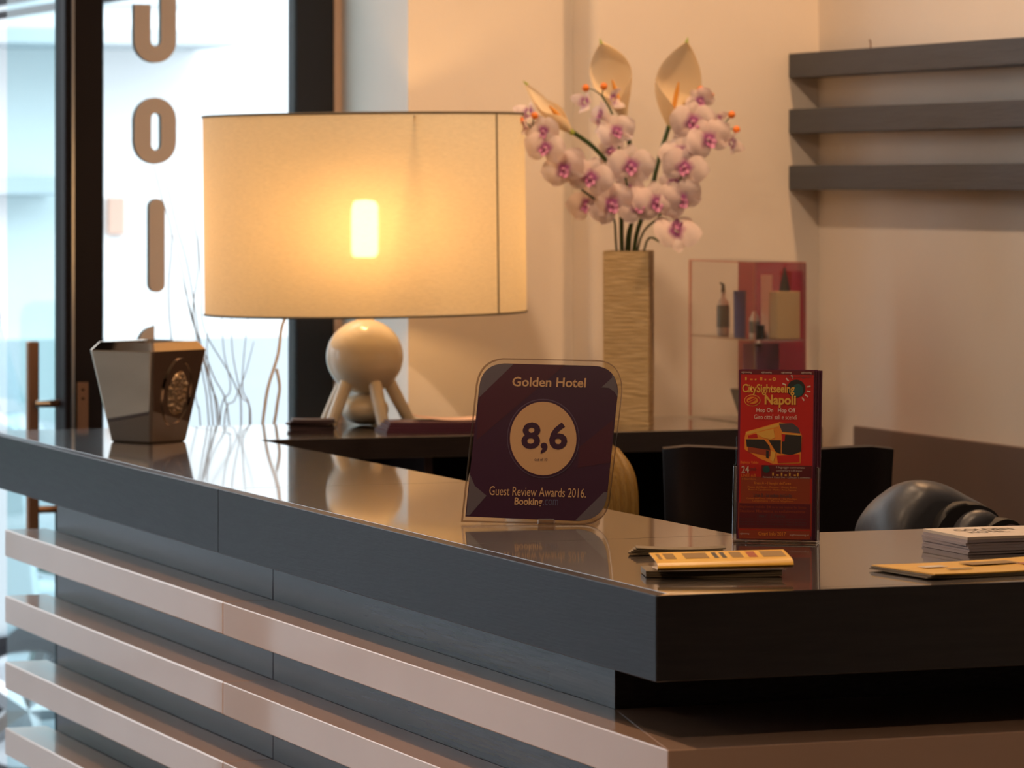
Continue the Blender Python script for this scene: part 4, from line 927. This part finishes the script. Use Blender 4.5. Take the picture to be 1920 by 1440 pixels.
# seated person behind the plaque: one continuous body grown on a skeleton
def person():
    t = thing('person', 'seated person with long blond hair and beige top, mostly hidden behind the plaque', 'person', (2.33, 5.98, 0))
    c = Vector((2.279, 5.86, 0)); f = (-Fv); s = Rv      # f = facing the viewer, s = viewer's right
    V = lambda a, b, z: c + s * a + f * b + Vector((0, 0, z))
    J = {'pel': (V(0, -.12, .62), .12), 'wst': (V(0, -.10, .74), .115), 'chs': (V(0, -.05, .86), .13), 'nk0': (V(0, -.01, .965), .06), 'nk1': (V(0, .03, 1.01), .05)}
    E = [('pel', 'wst'), ('wst', 'chs'), ('chs', 'nk0'), ('nk0', 'nk1')]
    for k, sg_ in (('l', -1), ('r', 1)):
        J['sh' + k] = (V(.165 * sg_, -.04, .945), .062); J['el' + k] = (V(.22 * sg_, .04, .73), .043); J['wr' + k] = (V(.13 * sg_, .20, .74), .029)
        J['hp' + k] = (V(.09 * sg_, -.07, .59), .085); J['kn' + k] = (V(.10 * sg_, .24, .56), .062); J['an' + k] = (V(.10 * sg_, .22, .10), .040); J['to' + k] = (V(.11 * sg_, .32, .035), .030)
        J['pa' + k] = (V(.09 * sg_, .245, .735), .026)
        E += [('chs', 'sh' + k), ('sh' + k, 'el' + k), ('el' + k, 'wr' + k), ('wr' + k, 'pa' + k), ('pel', 'hp' + k), ('hp' + k, 'kn' + k), ('kn' + k, 'an' + k), ('an' + k, 'to' + k)]
    names = list(J)
    # five fingers on each hand
    for k, sg_ in (('l', -1), ('r', 1)):
        for q in range(5):
            o = (q - 2) * .017; L = (.035, .060, .066, .062, .048)[q] if sg_ < 0 else (.048, .062, .066, .060, .035)[q]
            a, b_ = 'f%s%d' % (k, q), 'g%s%d' % (k, q)
            th = (q == 4 and sg_ < 0) or (q == 0 and sg_ > 0)
            J[a] = (V(.09 * sg_ + o * 1.2, .245 + L * .55, .742), .0085); J[b_] = (V(.09 * sg_ + o * 1.3, .245 + L, .730), .0075)
            E += [('pa' + k, a), (a, b_)]
    names = list(J); me = bpy.data.meshes.new('body')
    me.from_pydata([J[n][0] for n in names], [(names.index(a), names.index(b)) for a, b in E], [])
    o = bpy.data.objects.new('body', me); COL.objects.link(o)
    o.modifiers.new('skin', 'SKIN'); sv = me.skin_vertices[0].data
    for i, n in enumerate(names): sv[i].radius = (J[n][1],) * 2; sv[i].use_root = (n == 'pel')
    sd = o.modifiers.new('sub', 'SUBSURF'); sd.levels = 2; sd.render_levels = 2
    dg = bpy.context.evaluated_depsgraph_get(); m2 = bpy.data.meshes.new_from_object(o.evaluated_get(dg)); bpy.data.objects.remove(o)
    m2.name = 'body'; m2.materials.clear()
    for k in ('shirt', 'trouser', 'skin'): m2.materials.append(MAT[k])
    for p in m2.polygons:
        q = p.center - c; fw = q.dot(f)
        p.material_index = 1 if p.center.z < .60 and not (fw > .17 and p.center.z > .68) else 0
        if (p.center.z > .975 and abs(q.dot(s)) < .08) or (fw > .17 and p.center.z > .68): p.material_index = 2
        p.use_smooth = True
    ob('body', m2, None, t, world=True)
    # head: face with eyes, nose, mouth, ears, bent down to the desk
    hc = V(0, .075, 1.105); hb = ball((0, 0, 0), .1, 32, 22, s=(.70, .88, 1.08))
    for v in hb.verts:
        x, y, z = v.co
        if z < -.02: v.co.x *= 1 - .28 * min(1, (-z - .02) / .09); v.co.y *= 1 - .06 * min(1, (-z) / .1)
        if y < -.06 and abs(x) < .016 and -.035 < z < .02: v.co.y -= .018 * (1 - abs(x) / .016) * (1 - abs(z + .02) / .05)
        if y < -.05 and .012 < abs(x) < .042 and .0 < z < .03: v.co.y += .007
    HMx = Matrix.Translation(hc) @ Matrix.Rotation(R(-YAW), 4, 'Z') @ Matrix.Rotation(R(22), 4, 'X')
    xf(hb, hb.verts, HMx); ob('head', hb, 'skin', t)
    hd_ = bpy.data.objects['head']
    for sx_ in (-1, 1):
        e = ball((.028 * sx_, -.080, .012), .0095, 12, 8); xf(e, e.verts, HMx); ob('eye', e, 'frost', hd_)
        e = ball((.075 * sx_, .0, -.005), .022, 12, 8, s=(.35, .7, 1.2)); xf(e, e.verts, HMx); ob('ear', e, 'skin', hd_)
    mo = ball((0, -.078, -.055), .02, 12, 8, s=(1, .35, .3)); xf(mo, mo.verts, HMx); ob('mouth', mo, 'lip', hd_)
    # long hair: cap plus falling sides
    hr = ball((0, .014, .012), .104, 32, 20, s=(.80, .95, 1.10))
    bmesh.ops.delete(hr, geom=[v for v in hr.verts if v.co.y < -.045 and v.co.z < .07 or v.co.z < -.06 and v.co.y < .02], context='VERTS'); xf(hr, hr.verts, HMx)
    for sg_ in (-1, 1):
        for q in range(4):
            off = .052 + .012 * q
            hr = tube(curve([V(off * sg_, .05 - .02 * q, 1.15 - .01 * q), V((off + .022) * sg_, .075 - .02 * q, 1.085), V((off + .026) * sg_, .09 - .02 * q, 1.02), V((off + .015) * sg_, .095 - .02 * q, .93)], 5), [.018] * 12 + [.012] * 3 + [.006], 8, hr)
    ob('hair', hr, 'hair', t)
person()

# ------------------------------------------------------------------ ceiling lights (the room's own lamps, above the picture)
def downlight(x, y, power, size, blend=.6, col=WARM, tgt=None, label='', rad=.05):
    t = thing('ceiling_downlight', label, 'lamp', (x, y, 2.9), group='ceiling downlights')
    ob('trim_ring', lathe([(.045, -.004), (.06, -.006), (.06, 0), (.045, 0), (.045, -.004)], 24, c=(x, y, 2.9)), 'cream', t)
    L = bpy.data.lights.new('downlight_beam', 'SPOT'); L.energy = power; L.color = col; L.spot_size = R(size); L.spot_blend = blend; L.shadow_soft_size = rad
    o = bpy.data.objects.new('downlight_beam', L); COL.objects.link(o); o.location = (0, 0, -.02); o.parent = t
    d = Vector(tgt if tgt else (x, y, 0)) - Vector((x, y, 2.88)); o.rotation_euler = d.to_track_quat('-Z', 'Y').to_euler()
downlight(3.14, 6.2, 56, 150, .7, (1.0, .56, .27), (3.16, 6.3, 0), 'ceiling downlight above the wall shelves')
downlight(2.15, 6.0, 62, 125, .8, WARM, (2.6, 6.9, 0), 'ceiling downlight above the staff area')
downlight(2.15, 4.75, 48, 110, .8, WARM, (2.1, 4.5, 0), 'ceiling downlight above the near counter corner')
downlight(.6, 4.9, 115, 130, .8, WARM, None, 'ceiling downlight in front of the counter')
downlight(.3, 2.2, 62, 140, .8, WARM, (1.2, 4.2, .6), 'ceiling downlight over the middle of the lobby')
downlight(-1.8, 3.4, 90, 140, .8, WARM, None, 'ceiling downlight near the left lobby wall')
